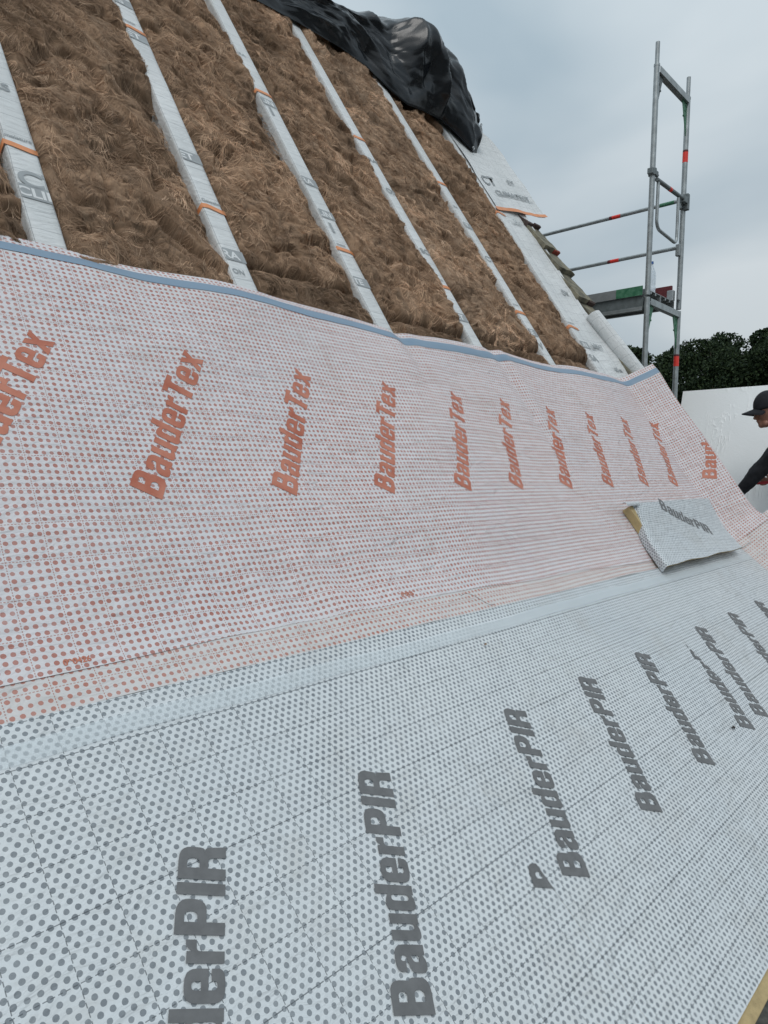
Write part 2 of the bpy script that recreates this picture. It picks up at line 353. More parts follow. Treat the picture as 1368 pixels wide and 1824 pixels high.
# ------------------------------------------------------------------ lettering: own outlines, laid on the curved sheets
def fil(pts, n=5):
    out = []; m = len(pts)
    for i, p in enumerate(pts):
        if len(p) < 3: out.append((p[0], p[1])); continue
        a = Vector(p[:2]); b0 = Vector(pts[i-1][:2])-a; b1 = Vector(pts[(i+1) % m][:2])-a; r = p[2]
        s = a+b0.normalized()*min(r, b0.length*.5); e2 = a+b1.normalized()*min(r, b1.length*.5)
        for k in range(n+1):
            q = k/n; c = s*(1-q)**2+a*2*q*(1-q)+e2*q*q; out.append((c.x, c.y))
    return out
GL = {
 'B': (.66, [[(0, 0), (0, 1), (.6, 1, .24), (.6, .52, .2), (.56, .53), (.65, .5, .2), (.65, 0, .26)], [(.22, .61), (.22, .82), (.4, .82, .1), (.4, .61, .1)], [(.22, .18), (.22, .43), (.43, .43, .12), (.43, .18, .12)]]),
 'P': (.64, [[(0, 0), (0, 1), (.63, 1, .28), (.63, .38, .28), (.22, .38), (.22, 0)], [(.22, .56), (.22, .82), (.41, .82, .13), (.41, .56, .13)]]),
 'R': (.68, [[(0, 0), (0, 1), (.63, 1, .26), (.63, .45, .18), (.53, .47), (.63, .44, .1), (.67, 0, .02), (.45, 0), (.42, .38, .1), (.22, .38), (.22, 0)], [(.22, .56), (.22, .82), (.41, .82, .12), (.41, .56, .12)]]),
 'I': (.22, [[(0, 0), (0, 1), (.22, 1), (.22, 0)]]),
 'T': (.62, [[(.2, 0), (.2, .82), (0, .82), (0, 1), (.62, 1), (.62, .82), (.42, .82), (.42, 0)]]),
 'a': (.54, [[(.02, .5), (.02, .76, .22), (.53, .76, .24), (.53, 0), (.33, 0), (.33, .07), (.24, -.02, .08), (0, -.02, .16), (0, .4, .16), (.33, .48, .06), (.33, .62, .08), (.22, .62, .06), (.22, .5)], [(.2, .15, .05), (.33, .15, .08), (.33, .36, .02), (.2, .3, .06)]]),
 'u': (.53, [[(0, .74), (.2, .74), (.2, .13, .09), (.33, .13, .09), (.33, .74), (.53, .74), (.53, 0), (.33, 0), (.33, .06), (.22, -.02, .1), (0, -.02, .18)]]),
 'd': (.53, [[(.33, 1), (.53, 1), (.53, 0), (.33, 0), (.33, .05), (.22, -.02, .1), (0, -.02, .18), (0, .76, .18), (.22, .76, .1), (.33, .69)], [(.2, .14, .08), (.33, .14, .08), (.33, .6, .08), (.2, .6, .08)]]),
 'e': (.55, [[(.54, .3), (.2, .3), (.2, .13, .07), (.34, .13, .07), (.34, .24), (.54, .24), (.54, -.02, .22), (0, -.02, .22), (0, .76, .24), (.54, .76, .24)], [(.2, .44), (.34, .44), (.34, .62, .08), (.2, .62, .08)]]),
 'r': (.4, [[(0, 0), (0, .74), (.2, .74), (.2, .64), (.28, .76, .06), (.39, .76), (.39, .55), (.2, .55, .08), (.2, 0)]]),
 'x': (.58, [[(0, 0), (.18, .38), (.01, .74), (.22, .74), (.29, .55), (.36, .74), (.57, .74), (.4, .38), (.58, 0), (.36, 0), (.29, .2), (.21, 0)]]),
}
def word_mesh(word, length, cap, place, clip=None, ox=0, maxe=.022):
    """word -> mesh; place(x, y) maps flat letter coordinates (metres) to a world point; clip: list of (point, keep-normal) in the flat print frame (via clipmap)"""
    tot = sum(GL[c][0] for c in word)+.07*(len(word)-1); sx = length/tot
    bm = bmesh.new(); cx = 0
    for c in word:
        wd, loops = GL[c]; L2 = [[Vector(((p[0]+cx)*sx, p[1]*cap, 0)) for p in fil(l)] for l in loops]
        tri = tessellate_polygon(L2); vs = [bm.verts.new(p) for l in L2 for p in l]
        for a in tri:
            try: bm.faces.new([vs[i] for i in a])
            except ValueError: pass
        cx += wd+.07
    if clip:
        for (p, nn) in clip:
            bmesh.ops.bisect_plane(bm, geom=bm.verts[:]+bm.edges[:]+bm.faces[:], plane_co=(p[0], p[1], 0), plane_no=(nn[0], nn[1], 0), clear_outer=True)
    for _ in range(4):
        le = [e for e in bm.edges if e.calc_length() > maxe]
        if not le: break
        bmesh.ops.subdivide_edges(bm, edges=le, cuts=1); bmesh.ops.triangulate(bm, faces=bm.faces[:])
    if not bm.verts: bm.free(); return None
    xy = np.array([(v.co.x, v.co.y) for v in bm.verts]); P = place(xy[:, 0], xy[:, 1])
    for v, p in zip(bm.verts, P): v.co = p
    me = bpy.data.meshes.new('lettering'); bm.to_mesh(me); bm.free(); return me
def lettering(word, x0, v0, ang, length, cap, surf, mat, parent, h=.0022, xr=None):
    d = (math.cos(R(ang)), math.sin(R(ang))); q = (-d[1], d[0])
    clip = []
    for (side, xx) in (xr or []):                # keep x<xx ('max') or x>xx ('min'), expressed in letter coordinates
        s = 1 if side == 'max' else -1
        nn = (d[0]*s, q[0]*s); off = (xx-x0)*s; l2 = nn[0]**2+nn[1]**2; clip.append(((nn[0]*off/l2, nn[1]*off/l2), nn))
    me = word_mesh(word, length, cap, lambda a, b_: surf(x0+a*d[0]+b_*q[0], v0+a*d[1]+b_*q[1], h), clip)
    if me: return link('lettering', me, mat, parent)

# ------------------------------------------------------------------ ground
gme = mesh('ground', [(-900, -900, -6.5), (900, -900, -6.5), (900, 900, -6.5), (-900, 900, -6.5)], [(0, 1, 2, 3)])
tag(link('ground', gme, M['ground']), kind='structure')
# ------------------------------------------------------------------ house under the roof
RV = 5.0                                          # ridge
rp = SV(0, RV, -.16); RY, RZ = float(rp[1]), float(rp[2])
ep = SV(0, -.45, -.16); EY, EZ = float(ep[1]), float(ep[2])
kp = SV(0, .25, -.16); KY, KZ = float(kp[1]), float(kp[2])
house = thing('house', 'rendered house carrying the stripped steep roof that is being insulated', 'house', (2, RY, -6.5))
XL, XR = -2.2, 5.0
sec = [(EY, -6.5), (EY, EZ-.12), (KY, KZ-.12), (RY, RZ-.25), (2*RY-KY, KZ-.12), (2*RY-EY, EZ-.12), (2*RY-EY, -6.5)]
mb = MB(); mb.prism([(XL+.1, y, z) for y, z in sec], (XR-XL-.2, 0, 0)); mb.build('wall', M['wall'], house)
mb = MB()
bd = Vector((0, upd[0], -upd[1])); bn = Vector((0, upd[1], upd[0]))
bc0 = Vector(((XL+XR)/2+.15, RY+.05, RZ+.12))+bd*3.4
mb.box(bc0, (XR-XL+.7, 6.6, .1), ((1, 0, 0), bd, bn)); rf = mb.build('roof', M['tile'], house)

# ------------------------------------------------------------------ rafters wrapped in white membrane
HR = -.06                                          # top face of the rafters below the printed sheets
RAF = [(.08, .11), (.912, .11), (1.717, .112), (2.527, .108), (3.345, .098), (4.197, .10), (4.985, .13)]
def rafter_wrap(xc, wd, parent, seed, v0=1.30, v1=4.98, depth=.2):
    nv = int((v1-v0)/.03); vv = np.linspace(v0, v1, nv)
    # cross section from the left foot over the top to the right foot
    half = wd/2; r = .006
    us = [(-half, -depth), (-half, -depth*.5), (-half, -.05), (-half, -.02), (-half, -r), (-half+r, 0), (-half*.5, 0), (0, 0), (half*.5, 0), (half-r, 0), (half, -r), (half, -.03), (half, -depth*.5), (half, -depth)]
    P = []; U = []; acc = [0]
    for i in range(1, len(us)): acc.append(acc[-1]+math.dist(us[i], us[i-1]))
    X = np.array([u[0] for u in us])[None, :]+xc; Hh = np.array([u[1] for u in us])[None, :]+HR
    Vv = vv[:, None]+0*X
    side = (np.abs(X-xc) > half*.98)*1.0
    j = (fbm(Vv*9, X*30, 3, seed)-.47)*.0025; jx = (fbm(Vv*6, X*12+5, 3, seed+4)-.47)*.0035
    X = X+jx*(.35+side); Hh = Hh+j
    sag = .0
    P = SV(X+.004*np.sin(Vv*1.7+seed), Vv, Hh+sag)
    return gridmesh('vapour_membrane', P, np.array(acc)[None, :]+0*X, Vv, M['wrap'], parent)
def band_tape(parent, xc, wd, v, tilt=0, wv=.027):
    half = wd/2+.0025
    us = [(-half, -.10), (-half, -.03), (-half, 0.0), (-half*.5, .0025), (half*.5, .0025), (half, 0.0), (half, -.03), (half, -.10)]
    vv = np.linspace(-wv/2, wv/2, 4)
    X = np.array([u[0] for u in us])[None, :]+xc+0*vv[:, None]; Hh = np.array([u[1] for u in us])[None, :]+HR+.0016+0*vv[:, None]
    Vv = v+vv[:, None]+tilt*(X-xc)+.004*np.sin(X*60)
    gridmesh('orange_strip', SV(X, Vv, Hh), X, Vv, M['orange_tape'], parent)
def plane_text(s, size, x0, v0, hh, mat, parent, xr=None, name='lettering', flip=False, sx=1.0, bold=.02, surf=None):
    """a few letters of the built-in font laid on the slope, cut to the strip they are printed on"""
    cu = bpy.data.curves.new('t', 'FONT'); cu.body = s; cu.size = size; cu.offset = bold*size
    tmp = bpy.data.objects.new('t', cu); col.objects.link(tmp)
    dg = bpy.context.evaluated_depsgraph_get(); me = bpy.data.meshes.new_from_object(tmp.evaluated_get(dg)); bpy.data.objects.remove(tmp); bpy.data.curves.remove(cu)
    bm = bmesh.new(); bm.from_mesh(me)
    for v in bm.verts: v.co.x = v.co.x*sx+x0; v.co.y += v0; v.co.z = 0
    if xr:
        for s_, xx in ((1, xr[1]), (-1, xr[0])):
            bmesh.ops.bisect_plane(bm, geom=bm.verts[:]+bm.edges[:]+bm.faces[:], plane_co=(xx, 0, 0), plane_no=(s_, 0, 0), clear_outer=True)
    if bm.verts:
        P = (surf or SV)(np.array([v.co.x for v in bm.verts]), np.array([v.co.y for v in bm.verts]), hh)
        for v, p in zip(bm.verts, P): v.co = p
    bm.to_mesh(me); bm.free(); me.name = name
    return link(name, me, mat, parent)
def bar(parent, x0, x1, v, hgt, mat, hh, name='printed_bar'):
    x = np.linspace(x0, x1, 4)[None, :]+np.zeros((3, 1)); vv = np.linspace(v, v+hgt, 3)[:, None]+0*x
    return gridmesh(name, SV(x, vv, hh), x, vv, M['bar_grey'] if mat is None else mat, parent)
which = ['white wrapped rafter just beyond the left edge of the photo', 'leftmost visible white wrapped rafter with large grey CT lettering low down', 'second white wrapped rafter from the left edge, between two wide wool bays',
         'third white wrapped rafter from the left, its left flank bared beside the wool', 'fourth white wrapped rafter from the left, narrow, ending under the black sheet',
         'fifth white wrapped rafter from the left, ending under the bunched black sheet', 'white wrapped rafter along the verge, next to the wide white sheet']
tapes = [[2.09, 3.41], [2.09, 3.4], [2.10, 3.405], [2.11, 3.41], [2.07, 3.44], [2.055, 3.375], [2.08, 3.36]]
prints = {1: [('bar', 1.83, 'CLIM', .050), ('T', 1.885, 'CT', .085), ('t', 2.135, 'moisture', .02), ('T', 2.42, 'AS', .045)],
          2: [('bar', 1.79, 'RA', .05), ('t', 1.70, 'ON', .03), ('t', 2.135, 'Gewebe', .022), ('bar', 2.42, 'ET', .05), ('bar', 3.32, 'ET', .05), ('t', 3.45, 'moist', .022), ('bar', 3.62, 'TS', .045)],
          3: [('bar', 1.86, 'TE', .045), ('t', 2.14, 'moist', .022), ('bar', 2.36, 'LIN', .045), ('T', 2.24, '1', .08), ('bar', 2.62, 'RA', .045), ('bar', 3.30, 'LIN', .045), ('T', 3.2, '1', .08), ('t', 3.75, 'RA', .03)],
          4: [('bar', 1.80, 'ET', .045), ('t', 2.12, 'feuch', .022), ('T', 2.35, 'SO', .05), ('T', 2.9, 'OX', .05), ('T', 3.2, 'RAS', .04)],
          5: [('bar', 1.85, 'SE', .045), ('T', 1.72, 'V', .07), ('t', 2.12, 'moist', .022), ('T', 2.55, 'CT', .06), ('bar', 2.9, 'ET', .04), ('t', 3.1, 'RA', .03)],
          6: [('bar', 1.88, 'LIN', .05), ('T', 1.74, 'SA', .07), ('t', 2.12, 'moisture', .022)]}
for i, (xc, wd) in enumerate(RAF):
    o0 = SV(xc, 1.3, -.2); rt = thing('rafter', which[i], 'rafter', tuple(map(float, o0)), 'rafters wrapped in white membrane')
    rafter_wrap(xc, wd, rt, 11+i*5)
    mb = MB(); a = Vector(SV(xc, 1.25, HR-.11)); b_ = Vector(SV(xc, 5.0, HR-.11)); mb.box((a+b_)/2, (wd-.022, (b_-a).length, .17), ((1, 0, 0), UPV, NRV)); mb.build('timber', M['timber'], rt)
    for k, tv in enumerate(tapes[i]): band_tape(rt, xc, wd, tv, -.12 if k == 0 else -.05)
    for (kind, v, s, sz) in prints.get(i, []):
        hh = HR+.0024; xr = (xc-wd/2+.004, xc+wd/2-.004)
        if kind == 'bar':
            bar(rt, xr[0], xr[1], v-.012, sz+.02, None, hh); plane_text(s, sz*1.25, xr[0]-.012, v, hh+.0006, M['ink_pale'], rt, xr, sx=1.1, bold=.03)
        elif kind == 'T': plane_text(s, sz*1.3, xr[0]+.004, v, hh, M['bar_grey'], rt, xr, sx=1.15, bold=.03)
        else: plane_text(s, sz*1.3, xr[0]+.004, v, hh, M['bar_grey'], rt, xr)

# ------------------------------------------------------------------ mineral wool batts between the rafters
def wool(x0, x1, v0, v1, seed, label, tone=1.0, lift=0.0, pale=0.0, dens=1150, gapR=.045):
    x0 -= .004; x1 += .014                       # frayed edges lap on to the rafters here and there
    nx = int((x1-x0)/.0075); nv = int((v1-v0)/.0085)
    X = np.linspace(x0, x1, nx)[None, :]+np.zeros((nv, 1)); V = np.linspace(v0, v1, nv)[:, None]+0*X
    def flow(X, V):                              # direction the fibres were combed in, with whorls
        return 2.25+(fbm(X*2.6, V*2.6, 3, seed+30)-.47)*4.0
    def height(X, V):
        wx = fbm(X*4, V*4, 3, seed)*.8; wy = fbm(X*4+9, V*4+3, 3, seed+2)*.8
        a = (X*.80-V*.60)+wx*.6; c = (X*.60+V*.80)+wy*.6             # swirled, drawn-out fibres
        big = (fbm(X*2.3, V*2.0, 3, seed+5)-.47)*.045
        clump = (fbm(a*9, c*19, 3, seed+7)-.47)*.040
        fold = -np.abs(fbm(a*7+3, c*15, 3, seed+17)-.47)**.7*.045+.012  # rounded locks parted by creases
        fine = (fbm(a*30, c*80, 3, seed+8)-.47)*.014
        pit = -np.clip(.36-fbm(a*6, c*9, 2, seed+9), 0, 1)*.2
        dl = X-x0+.010*(fbm(V*9, X*0+1, 3, seed+11)-.47)*2; dr = x1-X+.045*(fbm(V*7, X*0+4, 4, seed+12)-.47)*2-.008
        edge = -.06*np.exp(-np.clip(dl, 0, 1)/.010)-.085*np.exp(-np.clip(dr, -.02, 1)/gapR)*np.clip(fbm(V*1.9, V*0, 2, seed+13)*3.2-.75, .12, 1)-.018*np.exp(-np.clip(x1-X, 0, 1)/.008)
        dend = np.minimum(V-v0, v1-V); en = -.07*np.exp(-dend/.02)
        cre = -.022*np.exp(-((X-(x0+.33*(x1-x0))+.05*(fbm(V*2, V*0+seed, 2, 1)-.5))/.010)**2)*np.clip(fbm(V*3, V*0, 2, seed)*4-1.4, 0, 1)
        return big+clump+fold+fine+pit+edge+en+cre+lift+.012
    Hh = height(X, V)
    wx = fbm(X*4, V*4, 3, seed)*.8; wy = fbm(X*4+9, V*4+3, 3, seed+2)*.8; a_ = (X*.80-V*.60)+wx*.6; c_ = (X*.60+V*.80)+wy*.6
    lv = fbm(a_*26, c_*150, 3, seed+20); l2 = fbm(X*2.5, V*2.5, 3, seed+21); tan = np.clip(fbm(a_*6+5, c_*10, 3, seed+23)*4.2-2.2, 0, 1)
    dk = np.clip(.62+Hh*6, .35, 1.3)*(.40+1.15*lv)*(.45+1.15*l2)  # low pits, creases and edges coloured darker as painted shade, times random streaks
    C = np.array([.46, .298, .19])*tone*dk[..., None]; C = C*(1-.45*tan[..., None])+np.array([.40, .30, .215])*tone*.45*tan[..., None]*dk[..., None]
    if pale: C = C*(1-pale*l2[..., None])+np.array([.42, .335, .26])*(pale*l2*dk)[..., None]
    C = np.concatenate([C, np.ones(C.shape[:2]+(1,))], -1)
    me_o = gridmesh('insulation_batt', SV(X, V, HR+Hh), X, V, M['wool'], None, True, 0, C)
    # locks: bundles of long fine fibres lying along the flow, some curling right round
    area = (x1-x0)*(v1-v0); nbd = int(area*dens); rg = np.random.default_rng(seed); per = 12; n = nbd*per; K = 9
    bx = x0+rg.random(nbd)*(x1-x0); bv = v0+rg.random(nbd)*(v1-v0); bl_ = rg.gamma(2.2, .026, nbd)+.02
    curl = rg.normal(0, .9, nbd)+(rg.random(nbd) < .12)*rg.choice([-1, 1], nbd)*4.2; bsh = np.clip(rg.normal(.95, .22, nbd), .4, 1.7); sg = rg.choice([-1, 1], nbd)
    spread = rg.uniform(.003, .016, nbd); wide = rg.random(nbd) < .5
    r_ = lambda q: np.repeat(q, per)
    px = r_(bx)+rg.normal(0, 1, n)*r_(spread); pv = r_(bv)+rg.normal(0, 1, n)*r_(spread); ln = r_(bl_)*rg.uniform(.6, 1.15, n)
    wdt = .00032+.0008*rg.random(n)**2
    fx = np.zeros((n, K)); fv = np.zeros((n, K)); cx, cv = px.copy(), pv.copy(); dv0 = rg.normal(0, .22, n)+r_(rg.normal(0, .75, nbd))
    for k in range(K):
        fx[:, k] = cx; fv[:, k] = cv
        ang = flow(cx, cv)+r_(curl)*k/K*1.3+dv0
        cx = cx+np.cos(ang)*ln/K*r_(sg); cv = cv+np.sin(ang)*ln/K*r_(sg)
    fx = np.clip(fx, x0-.010, x1+.010)
    ff = height(np.clip(fx, x0, x1), np.clip(fv, v0, v1))
    arch = np.sin(np.linspace(0, math.pi, K))[None, :]*(rg.random(n)[:, None]**5)*.009
    hh = HR+np.maximum(ff, -.05)+.0008+arch+.0015*rg.random(n)[:, None]
    d = np.gradient(fx, axis=1), np.gradient(fv, axis=1); L_ = np.hypot(*d)+1e-9; ox, ov = -d[1]/L_, d[0]/L_
    tw = wdt[:, None]*np.interp(np.linspace(0, 1, K), [0, .15, .6, 1], [.3, 1, .9, .1])[None, :]
    A = SV(fx+ox*tw, fv+ov*tw, hh+.0003); B = SV(fx-ox*tw, fv-ov*tw, hh-.0002)
    P = np.stack([A, B], 2).reshape(-1, 3)
    id0 = (np.arange(n)[:, None]*K+np.arange(K-1)[None, :])*2
    f = np.stack([id0, id0+1, id0+3, id0+2], -1).reshape(-1, 4)
    sh = r_(bsh)*np.clip(rg.normal(1, .16, n), .5, 1.6)*(.30+1.5*fbm(px*4, pv*4, 3, seed+40))
    tint = np.stack([.49*sh, .328*sh, .218*sh], -1)*tone
    grey = r_(rg.random(nbd) < .10+.5*pale)[:, None]; tint = np.where(grey, tint*np.array([1.2, 1.26, 1.32]), tint)
    CC = np.repeat(np.concatenate([tint, np.ones((n, 1))], -1), K*2, axis=0)
    me0 = me_o.data
    co0 = np.zeros(len(me0.vertices)*3, np.float32); me0.vertices.foreach_get('co', co0); n0 = len(me0.vertices)
    lf = np.zeros(len(me0.loops), np.int32); me0.loops.foreach_get('vertex_index', lf)
    c0 = C.reshape(-1, 4)
    me = bpy.data.meshes.new('insulation_batt'); me.vertices.add(n0+len(P)); me.vertices.foreach_set('co', np.concatenate([co0, P.reshape(-1)]).astype(np.float32))
    li = np.concatenate([lf, (f+n0).reshape(-1)]).astype(np.int32); me.loops.add(len(li)); me.loops.foreach_set('vertex_index', li)
    me.polygons.add(len(li)//4); me.polygons.foreach_set('loop_start', np.arange(0, len(li), 4, dtype=np.int32)); me.update(calc_edges=True)
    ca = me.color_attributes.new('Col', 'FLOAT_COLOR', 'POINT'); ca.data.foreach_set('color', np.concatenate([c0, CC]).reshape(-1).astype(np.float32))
    me.polygons.foreach_set('use_smooth', [True]*len(me.polygons)); me.materials.append(M['wool'])
    me_o.data = me; bpy.data.meshes.remove(me0)
    return tag(me_o, label, 'insulation batt', 'brown mineral wool batts between the rafters')
bays = [(RAF[i][0]+RAF[i][1]/2+.002, RAF[i+1][0]-RAF[i+1][1]/2-.002) for i in range(6)]
bl = ['long brown wool batt cut off by the left edge of the photo', 'long brown wool batt between the first and second white rafters from the left',
      'long brown wool batt between the second and third white rafters from the left', 'long brown wool batt between the third and fourth white rafters from the left',
      'paler greyish long wool batt between the fourth and fifth white rafters', 'long brown wool batt beside the verge, under the bunched black sheet']
sl = ['dark frayed wool offcut at the left photo edge, just above the blue strip', None, 'dark wool offcut with a crack above it, between second and third rafters',
      'short wool piece above the blue strip, between third and fourth rafters', 'short dark wool piece between fourth and fifth rafters, just above the blue strip', 'short shaggy wool piece above the blue strip, beside the rolled white sheet']
cut = [1.74, None, 1.80, 1.685, 1.70, 1.72]
for i, (a, b_) in enumerate(bays):
    c_ = cut[i]
    wool(a, b_, (c_ if c_ else 1.36), 5.0, 100+i*13, bl[i], tone=[.95, 1, 1, 1.04, 1.08, 1.0][i], pale=[.05, .12, 0, 0, .45, .05][i], gapR=[.03, .05, .06, .03, .045, .05][i])
    if c_: wool(a, b_, 1.36, c_-.006, 300+i*13, sl[i], tone=.62 if i in (0, 2) else .8, lift=-.012 if i != 0 else .01, pale=.0)

# ------------------------------------------------------------------ grey printed insulation boards on the flatter eaves strip
J1, J2, GE = 1.487, 3.203, 5.13
def board(x0, x1, label, texts):
    o0 = SV((x0+x1)/2, -1.3, -.1); b0 = thing('insulation_board', label, 'insulation board', tuple(map(float, o0)), 'grey printed insulation boards along the eaves')
    xs = np.arange(x0, x1+.02, .03); xs[-1] = x1-.0007; vs = np.arange(-1.30, 0.001, .03); vs = np.append(vs[vs < -.004], -.0)
    X, V = np.meshgrid(xs, vs); Hh = .0016*(fbm(X*3, V*3, 3, 77)-.47)*2
    gridmesh('printed_facing', SV(X, V, Hh), X, V, M['grey_print'], b0)
    mb = MB(); a = Vector(SV(x0, -1.335, -.055)); c = Vector(SV(x0, -.0, -.055)); mb.box(((a+c)/2)+Vector(((x1-x0)/2, 0, 0)), (x1-x0-.002, (c-a).length, .1), ((1, 0, 0), LOWV, NRL))
    mb.build('foam_core', M['foam'], b0, bevel=.003)
    for tx, xr in texts: lettering('BauderPIR', tx, -.847 if tx == 1.515 else -.866, 62.4, .522, .095, SV, M['ink_grey'], b0, .0024, xr)
    return b0
board(-1.2, J1, 'nearest grey dotted insulation board, filling the bottom left of the photo', [(-.463, None), (.022, None), (.507, None), (.992, None), (1.515, [('max', J1-.001)])])
board(J1, J2, 'middle grey dotted insulation board, starting at the cut-off letter', [(1.629, None), (2.11, None), (2.595, None), (3.08, [('max', J2-.001)])])
board(J2, GE, 'far grey dotted insulation board, ending at the raised orange-dotted flap', [(3.284, None), (3.769, None), (4.254, None), (4.74, [('max', GE-.001)])])
# milky tape over the upper edge of the boards
xs = np.arange(-1.2, GE+.001, .03); q = np.linspace(0, 1, 5)
X, Q = np.meshgrid(xs, q); V = -.098+.046*Q+.003*np.sin(X*2.7)+.0025*np.sin(X*11)
tp = gridmesh('adhesive_tape', SV(X, V, .0036), X, V, M['white_strip']); tag(tp, 'milky translucent tape over the dots along the top of the grey boards', 'tape')

# ------------------------------------------------------------------ orange printed membrane
memb = thing('membrane_sheet', 'large white roofing membrane with orange dots, orange lettering and a blue edge strip', 'membrane', tuple(map(float, SV(2, .1, 0))))
def seam_v(x): return .088+.014*np.sin((x-.4)*1.35)+.003*np.sin(x*7)-.035*np.clip((x-2.6)/2, 0, 1)
def flap_w(v):                                   # developed width of the flap past XF
    vv = np.array([-1.4, -.2, .10, .125, .13, .2, .43, .78, 1.1, 1.3, 1.6]); ww = np.array([1.1, .95, .62, .42, .27, .255, .245, .25, .235, .235, .245])
    return np.interp(v, vv, ww)
xs = np.concatenate([np.arange(-1.2, XF-.08, .022), np.linspace(XF-.08, XF+.06, 14)]); nq = 16
q = np.linspace(0, 1, nq)[1:]
vs = np.linspace(0, 1, 72)
Xm = []; Vm = []
for s in vs:
    xrow = np.concatenate([xs, np.zeros(nq-1)]); vrow = seam_v(xrow)*(1-s)+memb_edge_v(xrow)*s
    vr = .088*(1-s)+1.575*s; xe = XF+flap_w(vr if vr > .13 else .13)
    xrow[-(nq-1):] = xs[-1]+(xe-xs[-1])*q; vrow = seam_v(np.minimum(xrow, XF))*(1-s)+memb_edge_v(np.minimum(xrow, XF))*s
    Xm.append(xrow); Vm.append(vrow)
Xm = np.array(Xm); Vm = np.array(Vm)
lipd = np.exp(-(Vm-seam_v(Xm))/.02)
Hm = .0018+lipd*(.0003+.0012*np.sin(Xm*3.1)*np.sin(Xm*1.3))
gridmesh('printed_sheet', MP(Xm, Vm, Hm), Xm, Vm, M['orange_print'], memb)
# lower lapped strip that carries on past the boards as the wide lower flap
xs2 = np.concatenate([np.arange(-1.2, XF-.08, .03), np.linspace(XF-.08, XF+.06, 12)]); 
rows = np.linspace(.0, .16, 9)
X2, V2 = np.meshgrid(xs2, rows)
gridmesh('lapped_sheet', MP(X2, V2, .0004-memb_h(X2, V2)*.0), X2, V2, M['orange_lap'], memb)
qs = np.linspace(0, 1, 26); vs3 = np.linspace(-1.3, .16, 50)
Q3, V3 = np.meshgrid(qs, vs3); 
top = np.interp(Q3*1.0, [0, 1], [1, 1])
X3 = GE-.0+(XF+1.0-GE)*Q3
V3 = V3-.16*0*Q3; V3 = np.where(V3 > -.1, -.1+(V3+.1)*(.215+.02*Q3)/.26, V3)
gridmesh('lower_flap', MP(X3, V3, -.004-memb_h(np.minimum(X3, XF), V3)), X3, V3, M['orange_lap'], memb)
# foam board under the sheet
mb = MB(); a = Vector(SV(0, .34, -.05)); c = Vector(SV(0, 1.38, -.05)); mb.box((a+c)/2+Vector((1.95, 0, 0)), (6.3, (c-a).length, .018), ((1, 0, 0), UPV, NRV)); 
mb.build('foam_core', M['foam'], memb)
# blue adhesive strip
xs = np.concatenate([np.arange(-1.2, XF-.08, .022), np.linspace(XF-.08, XF+.06, 14), np.linspace(XF+.07, XF+.24, 8)]); q = np.linspace(0, 1, 5)
X, Q = np.meshgrid(xs, q); V = memb_edge_v(np.minimum(X, XF))-.100+.052*Q+.0022*np.sin(X*8)+.001*np.sin(X*41)
gridmesh('adhesive_strip', MP(X, V, .0036), X, V, M['strip'], memb)
for k in range(-3, 10):
    lettering('BauderTex', .474+.4926*k if k < 5 else [2.868, 3.366, 3.853, 4.366, 4.873][k-5], .549, 60, .643, .099, MP, M['ink_orange'], memb, .0033)
lettering('BauderTex', 5.325, .527, 60, .643, .101, MP, M['ink_orange'], memb, .0034, [('max', XF+.238)])
plane_text('090426', .021, .585, .107, .0034, M['ink_orange'], memb, surf=MP, bold=.03)
plane_text('090426', .021, 1.72, .122, .0034, M['ink_orange'], memb, surf=MP, bold=.03)

# ------------------------------------------------------------------ loose grey facing offcut with curled edge
off = thing('facing_offcut', 'loose grey-dotted offcut with curled tan-backed left edge on the orange-dotted sheet', 'offcut', tuple(map(float, SV(4.4, .2, .01))))
def offplate(x, v):                              # height of the stiff, slightly hollow plateau
    return .062+.002*(fbm(np.asarray(x)*5, np.asarray(v)*5, 3, 9)-.47)+.001*np.sin(np.asarray(x)*7)
nv = 24; vv = np.linspace(-.035, .408, nv); X0 = 3.672+.455*vv+.004*np.sin(vv*30)
Xr_ = 4.93+.33*(vv+.035); tt_ = np.linspace(0, 1, 10)[:-1]; Xp = []; Hp = []; Vp = []
for i, v in enumerate(vv):
    up = max(0, (v-.25)/.16)**1.4                  # the corner has sprung up
    xs_ = list(X0[i]+.014-.020*tt_*(1-up)-.055*up*(1-tt_)); hs_ = list(.006+.052*tt_*(1-up)+up*(.058*(1-.25*(1-tt_))))
    xr = np.linspace(X0[i], Xr_[i], 50); xs_ += list(xr); hs_ += list(offplate(xr, v)-.004*np.exp(-(xr-X0[i])/.02))
    Xp.append(xs_); Hp.append(hs_); Vp.append([v+.004*math.sin(q_*13)*(1 if i == 0 else 0) for q_ in xs_])
Xp, Hp, Vp = map(np.array, (Xp, Hp, Vp)); ulen = np.concatenate([np.zeros((nv, 1)), np.cumsum(np.hypot(np.diff(Xp, axis=1), np.diff(Hp, axis=1)), axis=1)], 1)
ca, sa = math.cos(R(7)), math.sin(R(7))
gridmesh('printed_facing', SV(Xp, Vp, Hp), ulen*ca-Vp*sa, ulen*sa+Vp*ca, M['grey_print'], off, True, 0)
gridmesh('foam_backing', SV(Xp[:, 9:]+.004, Vp[:, 9:]*.99, Hp[:, 9:]-.003), Xp[:, 9:], Vp[:, 9:], M['foam'], off, True, -.006)
mb = MB(); pts = [SV(3.775, .392, .004), SV(3.86, .398, .004), SV(3.80, .20, .004)]; mb.prism([tuple(map(float, q_)) for q_ in pts], tuple(NRV*.045)); mb.build('torn_foam', M['foam'], off)
def offs(x, v, h): return SV(x, v, h+offplate(x, v)+.003)
lettering('BauderPIR', 4.17, .352, -25.5, .56, .088, offs, M['ink_grey'], off, -.0018)
